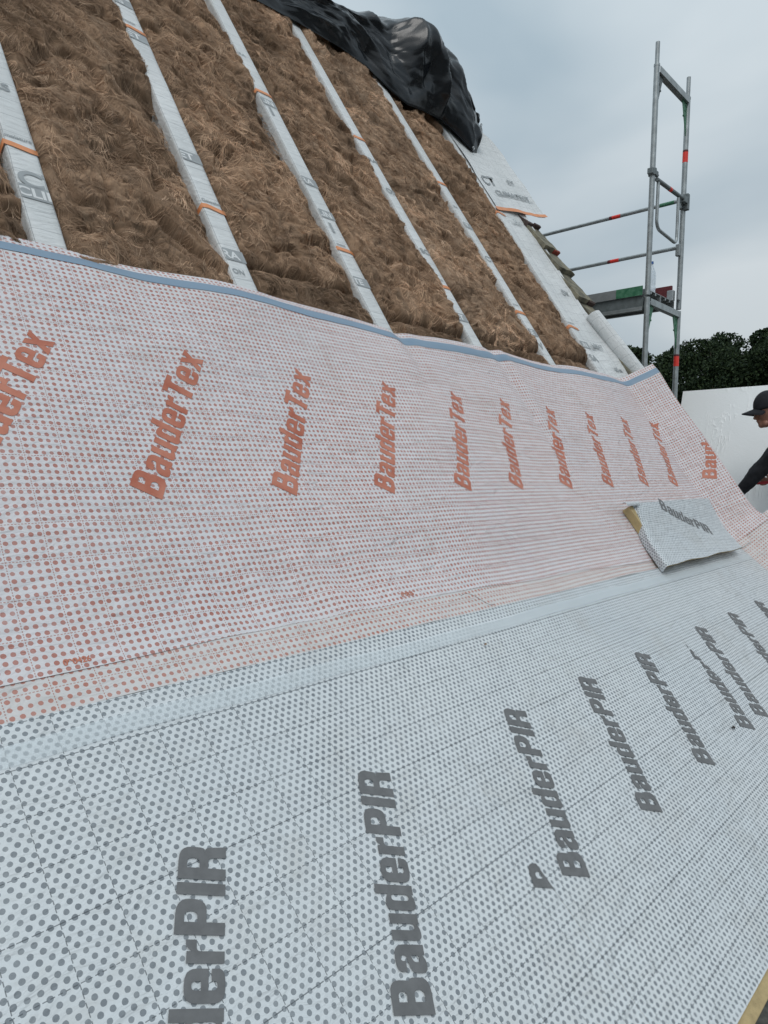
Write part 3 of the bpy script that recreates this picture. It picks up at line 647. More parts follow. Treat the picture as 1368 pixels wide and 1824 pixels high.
Xc_, Qc = np.meshgrid(np.linspace(3.70, 3.87, 12), np.linspace(0, 1, 9)); th_ = Qc*math.pi*.8-.3
gridmesh('curled_corner', SV(Xc_, .395+.018*np.cos(th_), .060+.018*np.sin(th_)), Xc_, .405+.1*Qc, M['grey_print'], off)
# small loose things on the boards
def leafbit(x, v, s, rot, name, label, cat, mat, surf=SV):
    a = np.linspace(0, 2*math.pi, 9)[:-1]; vs_ = [(x+math.cos(t_+rot)*s*(1+.3*math.sin(3*t_)), v+math.sin(t_+rot)*s*.55) for t_ in a]
    P = [surf(p[0], p[1], .006+.004*math.sin(i*2)) for i, p in enumerate(vs_)]; c0 = surf(x, v, .010)
    me = mesh(name, [tuple(map(float, p)) for p in P]+[tuple(map(float, c0))], [(i, (i+1) % 8, 8) for i in range(8)]); tag(link(name, me, mat), label, cat)
leafbit(2.93, -.81, .012, .5, 'dead_leaf', 'tiny dark curled leaf on the middle grey board near the right photo edge', 'leaf', M['hair'])
leafbit(1.93, -.14, .007, 1.5, 'dirt_crumb', 'tiny brown crumb on the grey board below the milky tape', 'crumb', M['timber'])
mb = MB(); mb.tube([tuple(map(float, MP(2.0+.15*q_, .075-.06*q_+.015*math.sin(q_*6), .012+.006*math.sin(q_*5)))) for q_ in np.linspace(0, 1, 12)],   .0007, 6)
tag(mb.build('thread', M['hair'], smooth=True), 'thin dark bent thread at the lap between orange and grey dots', 'thread')

# ------------------------------------------------------------------ white sheets and roll at the verge
def sheet(name, label, xa, xb, va, vb, hfun, mat='wrap', nu=14, nv=90, edgejit=.006, vedge=None):
    U_, V_ = np.meshgrid(np.linspace(0, 1, nu), np.linspace(va, vb, nv))
    A = xa(V_) if callable(xa) else xa; B = xb(V_) if callable(xb) else xb
    X_ = A+(B-A)*U_+edgejit*(fbm(V_*8, V_*0, 3, 5)-.47)*U_
    if vedge: V_ = V_+vedge(U_)*np.exp(-(V_-va)/.15)
    return gridmesh(name, SV(X_, V_, hfun(X_, V_, U_)), X_, V_, M[mat], None), X_, V_
lowsh = thing('verge_sheet', 'long white membrane sheet with faint grid lines lying beside the old verge tiles', 'membrane', tuple(map(float, SV(5.2, 1.5, HR))))
o, _, _ = sheet('membrane', '', 5.045, lambda v: 5.345+.012*np.sin(v*2)+.06*np.clip((v-2.8)/.6, 0, 1)+.04*np.clip((2.3-v)/.1, 0, 1), 1.4, 3.5, lambda X_, V_, U_: HR-.004+.012*(fbm(X_*7, V_*5, 3, 8)-.47)*2+.012*np.sin(U_*3.1)+.045*U_**5)
o.parent = lowsh; o.location = -Vector(lowsh.location)
def pv(s, sz, x, v, hh, par, xr=None): plane_text(s, sz, x, v, hh, M['bar_grey'], par, xr, bold=.03)
pv('DVA', .075, 5.17, 2.47, HR+.02, lowsh, (5.05, 5.35)); pv('SAVE', .06, 5.10, 3.28, HR+.02, lowsh, (5.05, 5.40)); pv('65 m', .06, 5.22, 1.66, HR+.022, lowsh, (5.05, 5.36))
pv('LIMAT', .07, 5.06, 1.88, HR+.02, lowsh, (5.05, 5.3))
upsh = thing('upper_verge_sheet', 'wide loose white sheet with grey lettering and orange hem hanging over the verge', 'membrane', tuple(map(float, SV(5.3, 3.4, HR))))
hup = lambda X_, V_, U_: HR+.012+.075*U_**2+.018*(fbm(X_*5, V_*3.5, 3, 18)-.47)*2+.02*np.exp(-(V_-3.37)/.1)*U_
ve = lambda U_: .11*U_+.02*np.sin(U_*5)
o, _, _ = sheet('membrane', '', 4.96, lambda v: 5.70-.02*np.sin(v*3)-.28*np.clip((v-4.35)/.4, 0, 1)**2, 3.40, 4.85, hup, vedge=ve)
o.parent = upsh; o.location = -Vector(upsh.location)
def sup(x, v, h):
    U_ = (np.asarray(x)-4.96)/.74; return SV(x, np.asarray(v)+ve(U_), hup(np.asarray(x), np.asarray(v), U_)+h)
X, V = np.meshgrid(np.linspace(4.925, 5.705, 20), np.linspace(3.385, 3.428, 4)); gridmesh('orange_strip', sup(X, V, .004), X, V, M['orange_tape'], upsh)
plane_text('CLIMATEST', .085, 5.13, 3.60, .006, M['bar_grey'], upsh, (5.1, 5.68), surf=sup, bold=.03, sx=1.15)
plane_text('CT', .16, 5.02, 3.72, .006, M['bar_grey'], upsh, (4.98, 5.4), surf=sup, bold=.03)
plane_text('ET', .09, 5.45, 3.80, .006, M['bar_grey'], upsh, (5.2, 5.68), surf=sup)
X, V = np.meshgrid(np.linspace(5.13, 5.66, 12), np.linspace(3.585, 3.592, 2)); gridmesh('printed_bar', sup(X, V, .005), X, V, M['bar_grey'], upsh)
# rolled remainder
rl = thing('membrane_roll', 'rolled end of white membrane lying up the slope between the white sheet and the tiles', 'roll', tuple(map(float, SV(5.45, 1.5, 0))))
A_, V_ = np.meshgrid(np.linspace(0, 2*math.pi*1.35, 40), np.linspace(1.42, 2.23, 50))
rr_ = .062-.006*A_/(2*math.pi)+.004*(fbm(V_*5, A_*1.2, 3, 3)-.47); xc_ = 5.345+.17*(2.25-V_)
Xr = xc_-rr_*np.sin(A_-.6); Hr = HR+.068+.03*(2.25-V_)+rr_*np.cos(A_-.6)
gridmesh('membrane', SV(Xr, V_, Hr), A_*.07, V_, M['wrap'], rl)

# ------------------------------------------------------------------ old verge tiles
mb = MB(); a = Vector(SV(5.42, 1.0, HR-.05)); c = Vector(SV(5.42, 4.95, HR-.05)); mb.box((a+c)/2, (.30, (c-a).length, .05), ((1, 0, 0), UPV, NRV)); mb.build('verge_board', M['timber'], house)
ends = [2.03, 2.43, 2.765, 3.03, 3.33]; tops = [2.47, 2.80, 3.07, 3.37, 3.50]; rx_ = [5.63, 5.59, 5.585, 5.56, 5.50]
tl = ['lowest whole old verge tile with a red broken lower corner', 'second old verge tile from the bottom, mossy with a dark lower end', 'third old verge tile from the bottom, grey and cracked',
      'fourth old verge tile from the bottom with a bright red broken corner', 'topmost old verge tile, dark and peeking from under the orange hem', 'bottommost old verge tile, half hidden by the raised dotted flap']
for i, (ev, tv, rx) in enumerate(zip([1.5]+ends, [2.06]+tops, [5.68]+rx_)):
    k = (5 if i == 0 else i-1)
    xl = 5.32 if ev > 2.2 else 5.38; nx, ny = 18, 26
    U_, W_ = np.meshgrid(np.linspace(0, 1, nx), np.linspace(0, 1, ny))
    X_ = xl+(rx-xl)*U_+.022*(fbm(W_*9, U_*3, 3, 60+i)-.47)*2*np.clip(U_*4-3, 0, 1); V_ = ev+(tv-ev)*W_+.014*(fbm(U_*4, W_*0, 3, 70+i)-.47)*2*(W_ < .1)
    H_ = HR+.074-.050*W_+.006*(fbm(X_*22, V_*22, 3, 80+i)-.47)*2-.012*np.clip(U_-.85, 0, 1)/.15-(.02 if k == 4 else 0)
    tt = thing('verge_tile', tl[k], 'roof tile', tuple(map(float, SV(5.5, ev, HR))), 'old tiles along the verge')
    gridmesh('tile_body', SV(X_, V_, H_), X_, V_, M['tile'] if k != 4 else M['tile_dark'], tt, False, -.04)
    if k in (0, 3, 4, 1):
        mb = MB(); c = Vector(SV(rx-.045, ev-.004, HR+.045)); mb.box(c, (.10, .03, .052), ((1, 0, 0), UPV, NRV)); o = mb.build('broken_edge', M['tile_dark'] if k in (4, 1) else M['tile_red'], tt, bevel=.008)

# ------------------------------------------------------------------ black sheet bunched over the ridge
RYc, RZc = [float(q_) for q_ in SV(0, 5.02, 0)[1:]]
nx, nw = 560, 220
xs = np.linspace(-1.2, 5.62, nx); ws = np.linspace(0, 1, nw)
vlow = np.interp(xs, [-1.2, 2.0, 2.94, 3.34, 3.77, 4.05, 4.22, 4.38, 4.6, 4.85, 5.0, 5.15, 5.25, 5.4, 5.62], [4.7, 4.66, 4.65, 4.70, 4.71, 4.66, 4.48, 4.36, 4.42, 4.45, 4.36, 4.19, 4.22, 4.42, 4.6])
bul = np.interp(xs, [-1.2, 2.5, 3.3, 3.8, 4.1, 4.22, 4.42, 4.7, 5.0, 5.2, 5.4, 5.62], [.07, .06, .06, .12, .13, .12, .30, .37, .32, .19, -.02, -.2])
frt = np.interp(xs, [-1.2, 3.0, 3.8, 4.25, 4.45, 4.8, 5.1, 5.3, 5.62], [.05, .06, .13, .14, .34, .36, .22, .10, .04])
P = np.zeros((nw, nx, 3))
for i, x in enumerate(xs):
    lo = SV(x, vlow[i], HR+.02)[1:]; lo2 = SV(x, vlow[i]+.05, HR+.05+frt[i]*.25)[1:]
    md = SV(x, (vlow[i]+5.0)/2+.05, .02+frt[i])[1:]; hi = np.array([RYc-.18-.1*frt[i], RZc-.04+bul[i]*.86]); tp_ = np.array([RYc+.05, RZc+.02+bul[i]]); bk = np.array([RYc+.35, RZc-.25+bul[i]*.5]); bk2 = np.array([RYc+.95, RZc-1.2])
    cp = np.array([lo, lo2, md, hi, tp_, bk, bk2]); tpar = np.array([0, .08, .36, .56, .70, .84, 1.0])
    # smooth through the control points
    yy = np.interp(ws, tpar, cp[:, 0]); zz = np.interp(ws, tpar, cp[:, 1])
    kk = np.ones(19)/19; yp = np.convolve(np.pad(yy, 9, mode='edge'), kk, 'valid'); zp = np.convolve(np.pad(zz, 9, mode='edge'), kk, 'valid')
    P[:, i, 0] = x; P[:, i, 1] = yp; P[:, i, 2] = zp
XX, WW = np.meshgrid(xs, ws)
def facet(x, y, seed):                          # piecewise planar noise: flat facets meeting in sharp creases
    x = x+seed*7.13; y = y+seed*3.71; xi = np.floor(x).astype(int); yi = np.floor(y).astype(int); fx = x-xi; fy = y-yi
    a = _T[xi & 255, yi & 255]; b = _T[(xi+1) & 255, yi & 255]; c = _T[xi & 255, (yi+1) & 255]; d = _T[(xi+1) & 255, (yi+1) & 255]
    return np.where(fx+fy < 1, a+(b-a)*fx+(c-a)*fy, d+(c-d)*(1-fx)+(b-d)*(1-fy))
bunch = np.clip((XX-3.3)/1.0, .18, 1)*np.where(XX > 5.3, .5, 1)
wx = fbm(XX*1.7, WW*2.5, 2, 41)*1.2; wy = fbm(XX*2+4, WW*2+3, 2, 46)*1.0
disp = bunch*(  .19*(facet(XX*2.9+wx, WW*4.2+XX*1.2+wy, 43)-.5)+  .10*(facet(XX*6.0-WW*3+wx, WW*7.5+XX*2, 45)-.5)+  .03*(facet(XX*13+wy*3, WW*15-XX*4, 47)-.5))
disp += (1-bunch)*.09*(facet(XX*1.9+WW*4, WW*9-XX*2.6, 51)-.5)+.012*(facet(XX*20+WW*9, WW*30-XX*6, 53)-.5)
disp *= np.clip(WW/.12, .15, 1)
ny_, nz_ = -np.gradient(P[:, :, 2], axis=0), np.gradient(P[:, :, 1], axis=0); ll = np.hypot(ny_, nz_)+1e-9
P[:, :, 1] += (ny_/ll)*disp*1.0; P[:, :, 2] += (nz_/ll)*disp*1.0
P[:, :, 0] += .03*bunch*(fbm(WW*6, XX*3, 3, 49)-.47)
tarp = gridmesh('tarpaulin', P, XX, WW, M['tarp'], None, True)
tag(tarp, 'crumpled black plastic sheet bunched along the ridge above the wool', 'tarpaulin')
for (ii, jj) in ((5, int(nx*(5.15+1.2)/6.82)), (38, int(nx*(5.5+1.2)/6.82))):
    c = Vector(P[ii, jj]); mb = MB(); mb.tube([c+Vector((-.015, -.02, 0))+Vector((math.cos(a_)*.012, 0, math.sin(a_)*.012)) for a_ in np.linspace(0, 2*math.pi, 14)], .004, 6, False); mb.build('eyelet', M['alu'], tarp, smooth=True)
# ------------------------------------------------------------------ scaffold at the gable
SL, SR_, SY = 6.09, 6.82, 2.62
def coll(p0, p1, r, mat, name, parent, n=16, smooth=True):
    mb = MB(); mb.tube([p0, p1], r, n); return mb.build(name, mat, parent, smooth=smooth)
def frame(y, z0, label, green=True, spig=True, group='scaffold frames at the gable', bands=()):
    fr = thing('scaffolding', label, 'scaffold frame', (SL, y, z0), group)
    for k, x in enumerate((SL, SR_)):
        mb = MB(); mb.tube([(x, y, z0+.02), (x, y, z0+2.0)], .0242, 18); post = mb.build('post', M['steel'], fr, smooth=True)
        if spig: mb = MB(); mb.tube([(x, y, z0+2.0), (x, y, z0+2.19)], .0185, 16); mb.tube([(x, y, z0+1.985), (x, y, z0+2.004)], .0262, 16); mb.build('spigot', M['steel'], fr, smooth=True)
    mb = MB()                                     # U-section head transom
    for dy in (-.024, .024): mb.box(((SL+SR_)/2, y+dy, z0+1.965), (SR_-SL-.045, .004, .055))
    mb.box(((SL+SR_)/2, y, z0+1.9395), (SR_-SL-.045, .044, .004)); mb.build('transom', M['steel'], fr)
    for x, s in ((SL, 1), (SR_, -1)):
        pts = [(x+s*.024, y, z0+1.935), (x+s*.135, y, z0+1.935), (x+s*.024, y, z0+1.64)]
        mb = MB(); mb.prism([(p[0], p[1]-.003, p[2]) for p in pts], (0, .006, 0))
        for q_ in range(3): mb.tube([(x+s*(.045+.02*q_), y-.008, z0+1.91-.05*q_), (x+s*(.045+.02*q_), y+.008, z0+1.91-.05*q_)], .009, 10)
        mb.build('gusset', M['green_paint'] if (green and (s == -1 or z0 < 1)) else M['steel_dark'], fr)
    for (x, z) in bands:
        mb = MB(); mb.tube([(x, y, z-.048), (x, y, z+.048)], .0252, 18); mb.build('red_band', M['red_band'], fr, smooth=True)
        mb = MB(); mb.tube([(x, y, z+.049), (x, y, z+.066)], .0252, 18); mb.build('dark_band', M['toe'], fr, smooth=True)
    return fr
ZD = 1.555                                        # upper deck
frame(SY, ZD-.005, 'upper grey steel scaffold frame rising into the sky beside the gable', bands=((SR_, 3.0),))
frame(SY, ZD-2.005, 'lower grey steel scaffold frame with green gussets, in front of the trees', bands=((SR_, 1.07),), spig=False)
frame(SY, ZD-4.005, 'bottom scaffold frame at the gable, hidden below the roof edge', spig=False); frame(SY, ZD-6.005, 'base scaffold frame at the gable, standing on the ground', spig=False)
for y in (.05, 5.19):
    for z in (ZD-.005, ZD-2.005, ZD-4.005, ZD-6.005): frame(y, z, 'grey steel scaffold frame in the %s row, %s lift' % ('near' if y < 1 else 'far', {0: 'top', 1: 'second', 2: 'third', 3: 'bottom'}[round((ZD-.005-z)/2)]), spig=z > 1)
# coupler on the left post
mb = MB(); mb.tube([(SL, SY, 2.605), (SL, SY, 2.665)], .036, 18); mb.box((SL+.05, SY-.01, 2.635), (.05, .03, .045)); mb.box((SL+.085, SY-.01, 2.635), (.035, .016, .016)); mb.box((SL-.04, SY, 2.635), (.03, .05, .05))
tag(mb.build('scaffold_coupler', M['steel_dark'], bevel=.004), 'dark steel clamp around the left scaffold post', 'clamp')
# end guard rail with hanging U loop
eg = thing('end_guardrail', 'short guardrail with a hanging U-shaped loop between the two scaffold posts', 'guardrail', (SL, SY, 2.2))
coll((SL+.025, SY-.03, 2.575), (SR_-.02, SY-.03, 2.585), .0185, M['steel_dark'], 'rail', eg)
coll((SL+.30, SY-.03, 2.579), (SL+.35, SY-.03, 2.5795), .0195, M['red_band'], 'red_band', eg)
mb = MB(); pts = [(SL+.06, SY-.03, 2.56), (SL+.06, SY-.03, 2.26)]
for k in range(7): a = math.pi+k/6*math.pi/2; pts.append((SL+.14+.08*math.cos(a), SY-.03, 2.24+.08*math.sin(a)))
for k in range(7): a = 1.5*math.pi+k/6*math.pi/2; pts.append((SR_-.26+.06*math.cos(a), SY-.03, 2.20+.06*math.sin(a)))
pts += [(SR_-.20, SY-.03, 2.56)]; mb.tube(pts, .0145, 12); mb.build('loop', M['steel'], eg, smooth=True)
mb = MB(); mb.box((SR_-.005, SY-.03, 2.575), (.05, .05, .15)); mb.box((SR_-.06, SY-.03, 2.58), (.09, .05, .06)); mb.build('bracket', M['steel_dark'], eg, bevel=.005)
for k, (z, lb) in enumerate(((2.585, 'upper grey guardrail tube with a red band, running behind the roof'), (2.145, 'lower grey guardrail tube with a red band, running behind the roof'))):
    gr = thing('guardrail', lb, 'guardrail', (SR_, SY, z), 'guardrail tubes along the upper deck')
    coll((SR_-.055, SY+.02, z), (SR_-.055, 5.17, z), .0175, M['steel'], 'rail', gr)
    coll((SR_-.055, SY+.60, z), (SR_-.055, SY+.69, z), .0184, M['red_band'], 'red_band', gr); coll((SR_-.055, SY+.691, z), (SR_-.055, SY+.72, z), .0184, M['toe'], 'dark_band', gr)
    mb = MB(); mb.box((SR_-.04, SY+.012, z-.02), (.045, .04, .11)); mb.build('bracket', M['steel'], gr, bevel=.005)
    if k == 0: coll((SR_-.055, SY+.06, z), (SR_-.055, SY+.2, z), .0181, M['green_paint'], 'green_band', gr)
def deck(y0, y1, z, label, paint=False):
    d = thing('scaffold_deck', label, 'scaffold deck', (SL, y0, z), 'steel scaffold decks')
    for k, (xa, xb) in enumerate(((SL+.03, SL+.35), (SL+.36, SL+.68))):
        mb = MB(); mb.box(((xa+xb)/2, (y0+y1)/2, z-.004), (xb-xa, y1-y0-.05, .004))
        for x in (xa+.002, xb-.002): mb.box((x, (y0+y1)/2, z-.04), (.004, y1-y0-.05, .066))
        for x in (xa+.02, xb-.02): mb.box((x, (y0+y1)/2, z-.075), (.036, y1-y0-.05, .004))
        for x in (xa+.11, xb-.11): mb.box((x, (y0+y1)/2, z-.018), (.02, y1-y0-.05, .02))
        mb.build('plank', M['alu'], d)
    if paint:
        mb = MB(); mb.box((SL+.0268, y0+.17, z-.036), (.0035, .26, .072)); mb.build('green_paint', M['green_paint'], d)
    return d
deck(SY, 5.19, ZD+.085, 'upper steel scaffold deck below the water bottle')
deck(.05, SY, ZD-2.0+.085, 'steel scaffold deck under the kneeling worker'); deck(SY, 5.19, ZD-2.0+.085, 'lower steel scaffold deck behind the gable')
# side lip of the upper deck: tall folded edge seen from below
de = thing('deck_edge_beam', 'long grey edge beam of the upper scaffold deck with green paint at its near end', 'beam', (SL, SY, ZD))
mb = MB(); mb.box((SL+.004, SY+1.295, ZD+.065), (.008, 2.50, .085)); mb.build('upper_band', M['alu'], de, bevel=.002)
mb = MB(); mb.box((SL+.024, SY+1.295, ZD-.04), (.006, 2.50, .125)); mb.build('web', M['steel_dark'], de)
mb = MB(); mb.box((SL+.012, SY+1.295, ZD-.1075), (.03, 2.50, .01)); mb.box((SL+.002, SY+1.295, ZD-.095), (.006, 2.50, .035)); mb.build('lower_lip', M['steel'], de, bevel=.002)
mb = MB(); mb.box((SL-.0015, SY+.17, ZD+.065), (.003, .25, .083)); mb.build('green_paint', M['green_paint'], de)
mb = MB(); mb.box((SR_-.05, SY+1.3, ZD+.165), (.028, 2.5, .15)); tb = mb.build('toe_board', M['toe'], bevel=.003); tag(tb, 'dark red toe board on the upper deck behind the right post', 'toe board')
mb = MB(); mb.box((SR_-.10, SY+.04, ZD+.13), (.05, .06, .10)); mb.box((SR_-.055, SY-.02, ZD+.15), (.05, .015, .12)); tag(mb.build('toe_board_bracket', M['alu'], bevel=.004), 'light steel bracket holding the end of the toe board', 'bracket')
# water bottle
bt = thing('water_bottle', 'clear plastic water bottle standing on the upper deck behind the left post', 'bottle', (SL+.42, SY+.12, ZD+.085))
def lathe(prof, c, n=20):
    v = []; f = []
    for r_, z in prof:
        for k in range(n): a = 2*math.pi*k/n; v.append((c[0]+r_*math.cos(a), c[1]+r_*math.sin(a), c[2]+z))
    for i in range(len(prof)-1):
        for k in range(n): f.append((i*n+k, i*n+(k+1) % n, (i+1)*n+(k+1) % n, (i+1)*n+k))
    f.append(tuple(range(n))[::-1]); f.append(tuple((len(prof)-1)*n+k for k in range(n))); return v, f
bc = (SL+.395, SY+.14, ZD+.086)
v, f = lathe([(.036, 0), (.042, .008), (.042, .10), (.038, .11), (.042, .12), (.042, .20), (.036, .235), (.024, .27), (.014, .295), (.0135, .315)], bc)
link('body', mesh('body', v, f, True), M['pet'], bt); v, f = lathe([(.0165, .313), (.0165, .335)], bc); link('cap', mesh('cap', v, f), M['pet_cap'], bt)

# ------------------------------------------------------------------ foil faced board standing on the lower deck
fb = thing('foil_board', 'large silver foil-faced insulation board standing upright on the scaffold behind the worker', 'insulation board', (7.0, 1.2, -.4))
ly, hy = 2.66, -.1; zb = -.36; XB0, XB1 = 6.70, 7.14
U_, W_ = np.meshgrid(np.linspace(0, 1, 60), np.linspace(0, 1, 30))
Yb = ly+(hy-ly)*U_-.05*(1-W_)*(1-U_); Zb = zb+(.812+.03*U_-zb)*W_; Xb = XB0+(XB1-XB0)*W_+.004*(fbm(Yb*3, Zb*3, 3, 33)-.47)
gridmesh('foil_facing', np.stack([Xb, Yb, Zb], -1)[:, ::-1], Yb, Zb, M['foil'], fb)
Pb = np.stack([Xb+.006, Yb, Zb], -1)[:, ::-1]; gridmesh('foam_core', Pb, Yb, Zb, M['foam'], fb, False, .10)

# ------------------------------------------------------------------ worker kneeling on the lower deck
HC = Vector((6.41, 1.672, .538)); hf = Vector((-.42, .86, -.28)).normalized(); hs = hf.cross(Vector((0, 0, 1))).normalized(); hu = hs.cross(hf).normalized()
def hp(f_, s_, u_): return HC+(hf*f_+hs*s_+hu*(u_ if u_ > 0 else u_*1.22))*1.07
worker = thing('person', 'kneeling worker in black cap and black top leaning forward with a red cutter', 'person', (6.45, 1.1, -.36))
def skin_mesh(verts, edges, rad, sub=2):
    me = bpy.data.meshes.new('s'); me.from_pydata([tuple(v) for v in verts], edges, []); o = bpy.data.objects.new('s', me); col.objects.link(o)
    md = o.modifiers.new('skin', 'SKIN'); md.use_smooth_shade = True
    for i, r_ in enumerate(rad):
        rr_ = r_ if isinstance(r_, tuple) else (r_, r_); me.skin_vertices[0].data[i].radius = rr_
    me.skin_vertices[0].data[0].use_root = True
    o.modifiers.new('sub', 'SUBSURF').levels = sub; o.modifiers['sub'].render_levels = sub
    dg = bpy.context.evaluated_depsgraph_get(); r2 = bpy.data.meshes.new_from_object(o.evaluated_get(dg)); bpy.data.objects.remove(o); return r2
pel = Vector((6.46, 1.02, .04))
J = dict(pel=pel, sp=Vector((6.45, 1.16, .17)), ch=Vector((6.44, 1.36, .30)), nk=Vector((6.425, 1.53, .40)), hd=HC-hu*.06,
    ls=Vector((6.255, 1.47, .29)), le=Vector((6.29, 1.665, .04)), lw=Vector((6.29, 1.855, -.19)), lh=Vector((6.29, 1.90, -.235)),
    rs=Vector((6.625, 1.43, .29)), re=Vector((6.66, 1.50, .02)), rw=Vector((6.53, 1.62, -.055)), rh=Vector((6.48, 1.655, -.065)),
    lk=Vector((6.30, 1.34, -.27)), la=Vector((6.32, .90, -.29)), rk=Vector((6.62, 1.34, -.27)), ra=Vector((6.60, .90, -.29)),
    lhp=Vector((6.36, 1.02, .0)), rhp=Vector((6.56, 1.02, .0)), lt=Vector((6.32, .80, -.33)), rt=Vector((6.60, .80, -.33)))
def chain(defs, edges_):
    names = list(defs); return [J[n] if n in J else defs[n][1] for n in names]
def build_skin(nodes, eds):
    nm = [n for n, _ in nodes]; pos = [J[n] if isinstance(n, str) and n in J else n2 for (n, r_), n2 in zip(nodes, [None]*len(nodes))]
    return skin_mesh([J[n] for n in nm], [(nm.index(a), nm.index(b)) for a, b in eds], [r_ for _, r_ in nodes])
def fingers(pre, palm, d, side, curl):
    """five finger chains of different length from the palm; d = pointing direction, side = across the palm towards the thumb"""
    n_ = d.cross(side).normalized(); nodes = []; eds = []
    for k, (off_, ln_) in enumerate(((.030, .068), (.010, .078), (-.010, .072), (-.029, .058))):
        base = palm+d*.045+side*off_; a = pre+'f%da' % k; b = pre+'f%db' % k; c = pre+'f%dc' % k
        J[a] = base; J[b] = base+(d*math.cos(curl)+n_*math.sin(curl))*ln_*.5; J[c] = J[b]+(d*math.cos(curl*2.1)+n_*math.sin(curl*2.1))*ln_*.5
        nodes += [(a, .0095), (b, .0085), (c, .0072)]; eds += [(pre+'h', a), (a, b), (b, c)]
    J[pre+'t1'] = palm+side*.038+d*.0; J[pre+'t2'] = palm+side*.055+d*.035+n_*.018; nodes += [(pre+'t1', .011), (pre+'t2', .009)]; eds += [(pre+'h', pre+'t1'), (pre+'t1', pre+'t2')]
    return nodes, eds
ld = (J['lh']-J['lw']).normalized(); lsd = Vector((1, 0, 0)); rd = (J['rh']-J['rw']).normalized(); rsd = rd.cross(Vector((0, 0, 1))).cross(rd).normalized()
n1_, e1_ = fingers('l', J['lh'], ld, lsd, .35); n2_, e2_ = fingers('r', J['rh'], rd, rsd, .9)
nodes = [('pel', .12), ('sp', .11), ('ch', .12), ('nk', .06), ('hd', .055), ('ls', .055), ('le', .042), ('lw', .026), ('lh', (.036, .022)), ('rs', .055), ('re', .042), ('rw', .026), ('rh', (.036, .022)),
         ('lhp', .09), ('lk', .058), ('la', .04), ('rhp', .09), ('rk', .058), ('ra', .04), ('lt', .035), ('rt', .035)]+n1_+n2_
eds = [('pel', 'sp'), ('sp', 'ch'), ('ch', 'nk'), ('nk', 'hd'), ('ch', 'ls'), ('ls', 'le'), ('le', 'lw'), ('lw', 'lh'), ('ch', 'rs'), ('rs', 're'), ('re', 'rw'), ('rw', 'rh'),
       ('pel', 'lhp'), ('lhp', 'lk'), ('lk', 'la'), ('la', 'lt'), ('pel', 'rhp'), ('rhp', 'rk'), ('rk', 'ra'), ('ra', 'rt')]+e1_+e2_
bm = bmesh.new(); bm.from_mesh(build_skin(nodes, eds))
def ell(c, rf_, rs_, ru_, seg=20, shape=None):
    r0 = bmesh.ops.create_uvsphere(bm, u_segments=seg, v_segments=seg//2+4, radius=1)
    for v in r0['verts']:
        f_, s_, u_ = v.co.x*rf_, v.co.y*rs_, v.co.z*ru_
        if shape: f_, s_, u_ = shape(f_, s_, u_)
        v.co = hp(c[0]+f_, c[1]+s_, c[2]+u_)
def hshape(f_, s_, u_):
    if u_ < 0: k = 1+u_*2.6; s_ *= k; f_ = f_*(1+u_*1.1) if f_ < 0 else f_*(1+u_*.5)
    return f_, s_, u_
ell((0, 0, 0), .100, .077, .118, 28, hshape)
ell((.080, 0, -.088), .024, .024, .022); ell((.050, 0, -.085), .040, .048, .028)          # chin, jaw
ell((.098, 0, -.022), .017, .012, .022); ell((.112, 0, -.036), .014, .015, .011)           # nose bridge, tip
ell((.090, 0, .012), .014, .050, .011)                                                      # brow
ell((.096, 0, -.058), .013, .023, .010); ell((.092, 0, -.068), .013, .021, .010)           # lips
ell((.072, .034, -.030), .018, .018, .016); ell((.072, -.034, -.030), .018, .018, .016)     # cheeks
for s_ in (-1, 1): ell((-.008, .078*s_, -.012), .020, .009, .032)                           # ears
me = bpy.data.meshes.new('body'); bm.to_mesh(me); bm.free()
bo = link('body', me, M['skin'], worker); md = bo.modifiers.new('remesh', 'REMESH'); md.mode = 'VOXEL'; md.voxel_size = .0048; md.use_smooth_shade = True
md = bo.modifiers.new('sm', 'SMOOTH'); md.iterations = 3; md.factor = .5
for s_ in (-1, 1):
    bm = bmesh.new(); bmesh.ops.create_uvsphere(bm, u_segments=12, v_segments=8, radius=.0115); bmesh.ops.translate(bm, verts=bm.verts, vec=hp(.088, .031*s_, -.006)); me = bpy.data.meshes.new('eye'); bm.to_mesh(me); bm.free(); link('eye', me, M['hair'], worker)
def cloth(name, nodes, eds, mat):
    me = build_skin(nodes, eds); o = link(name, me, mat, worker); m2 = o.modifiers.new('remesh', 'REMESH'); m2.mode = 'VOXEL'; m2.voxel_size = .009; m2.use_smooth_shade = True
    tx = bpy.data.textures.new('folds', 'CLOUDS'); tx.noise_scale = .09; m3 = o.modifiers.new('folds', 'DISPLACE'); m3.texture = tx; m3.strength = .022; m3.mid_level = .5; m3.texture_coords = 'LOCAL'; return o
J['lw2'] = J['lw']-ld*.0; J['nk2'] = J['nk']+Vector((0, .015, .012))
J['lf1'] = (J['ls']+J['le'])/2; J['lf2'] = (J['le']+J['lw2'])/2; J['rf1'] = (J['rs']+J['re'])/2; J['rf2'] = (J['re']+J['rw'])/2
cloth('long_sleeved_top', [('pel', .15), ('sp', .145), ('ch', .15), ('nk2', .07), ('ls', .095), ('lf1', .084), ('le', .074), ('lf2', .062), ('lw2', .048), ('rs', .082), ('rf1', .07), ('re', .062), ('rf2', .05), ('rw', .04)],
      [('pel', 'sp'), ('sp', 'ch'), ('ch', 'nk2'), ('ch', 'ls'), ('ls', 'lf1'), ('lf1', 'le'), ('le', 'lf2'), ('lf2', 'lw2'), ('ch', 'rs'), ('rs', 'rf1'), ('rf1', 're'), ('re', 'rf2'), ('rf2', 'rw')], M['black_cloth'])
J['pel2'] = pel+Vector((0, -.02, -.03))
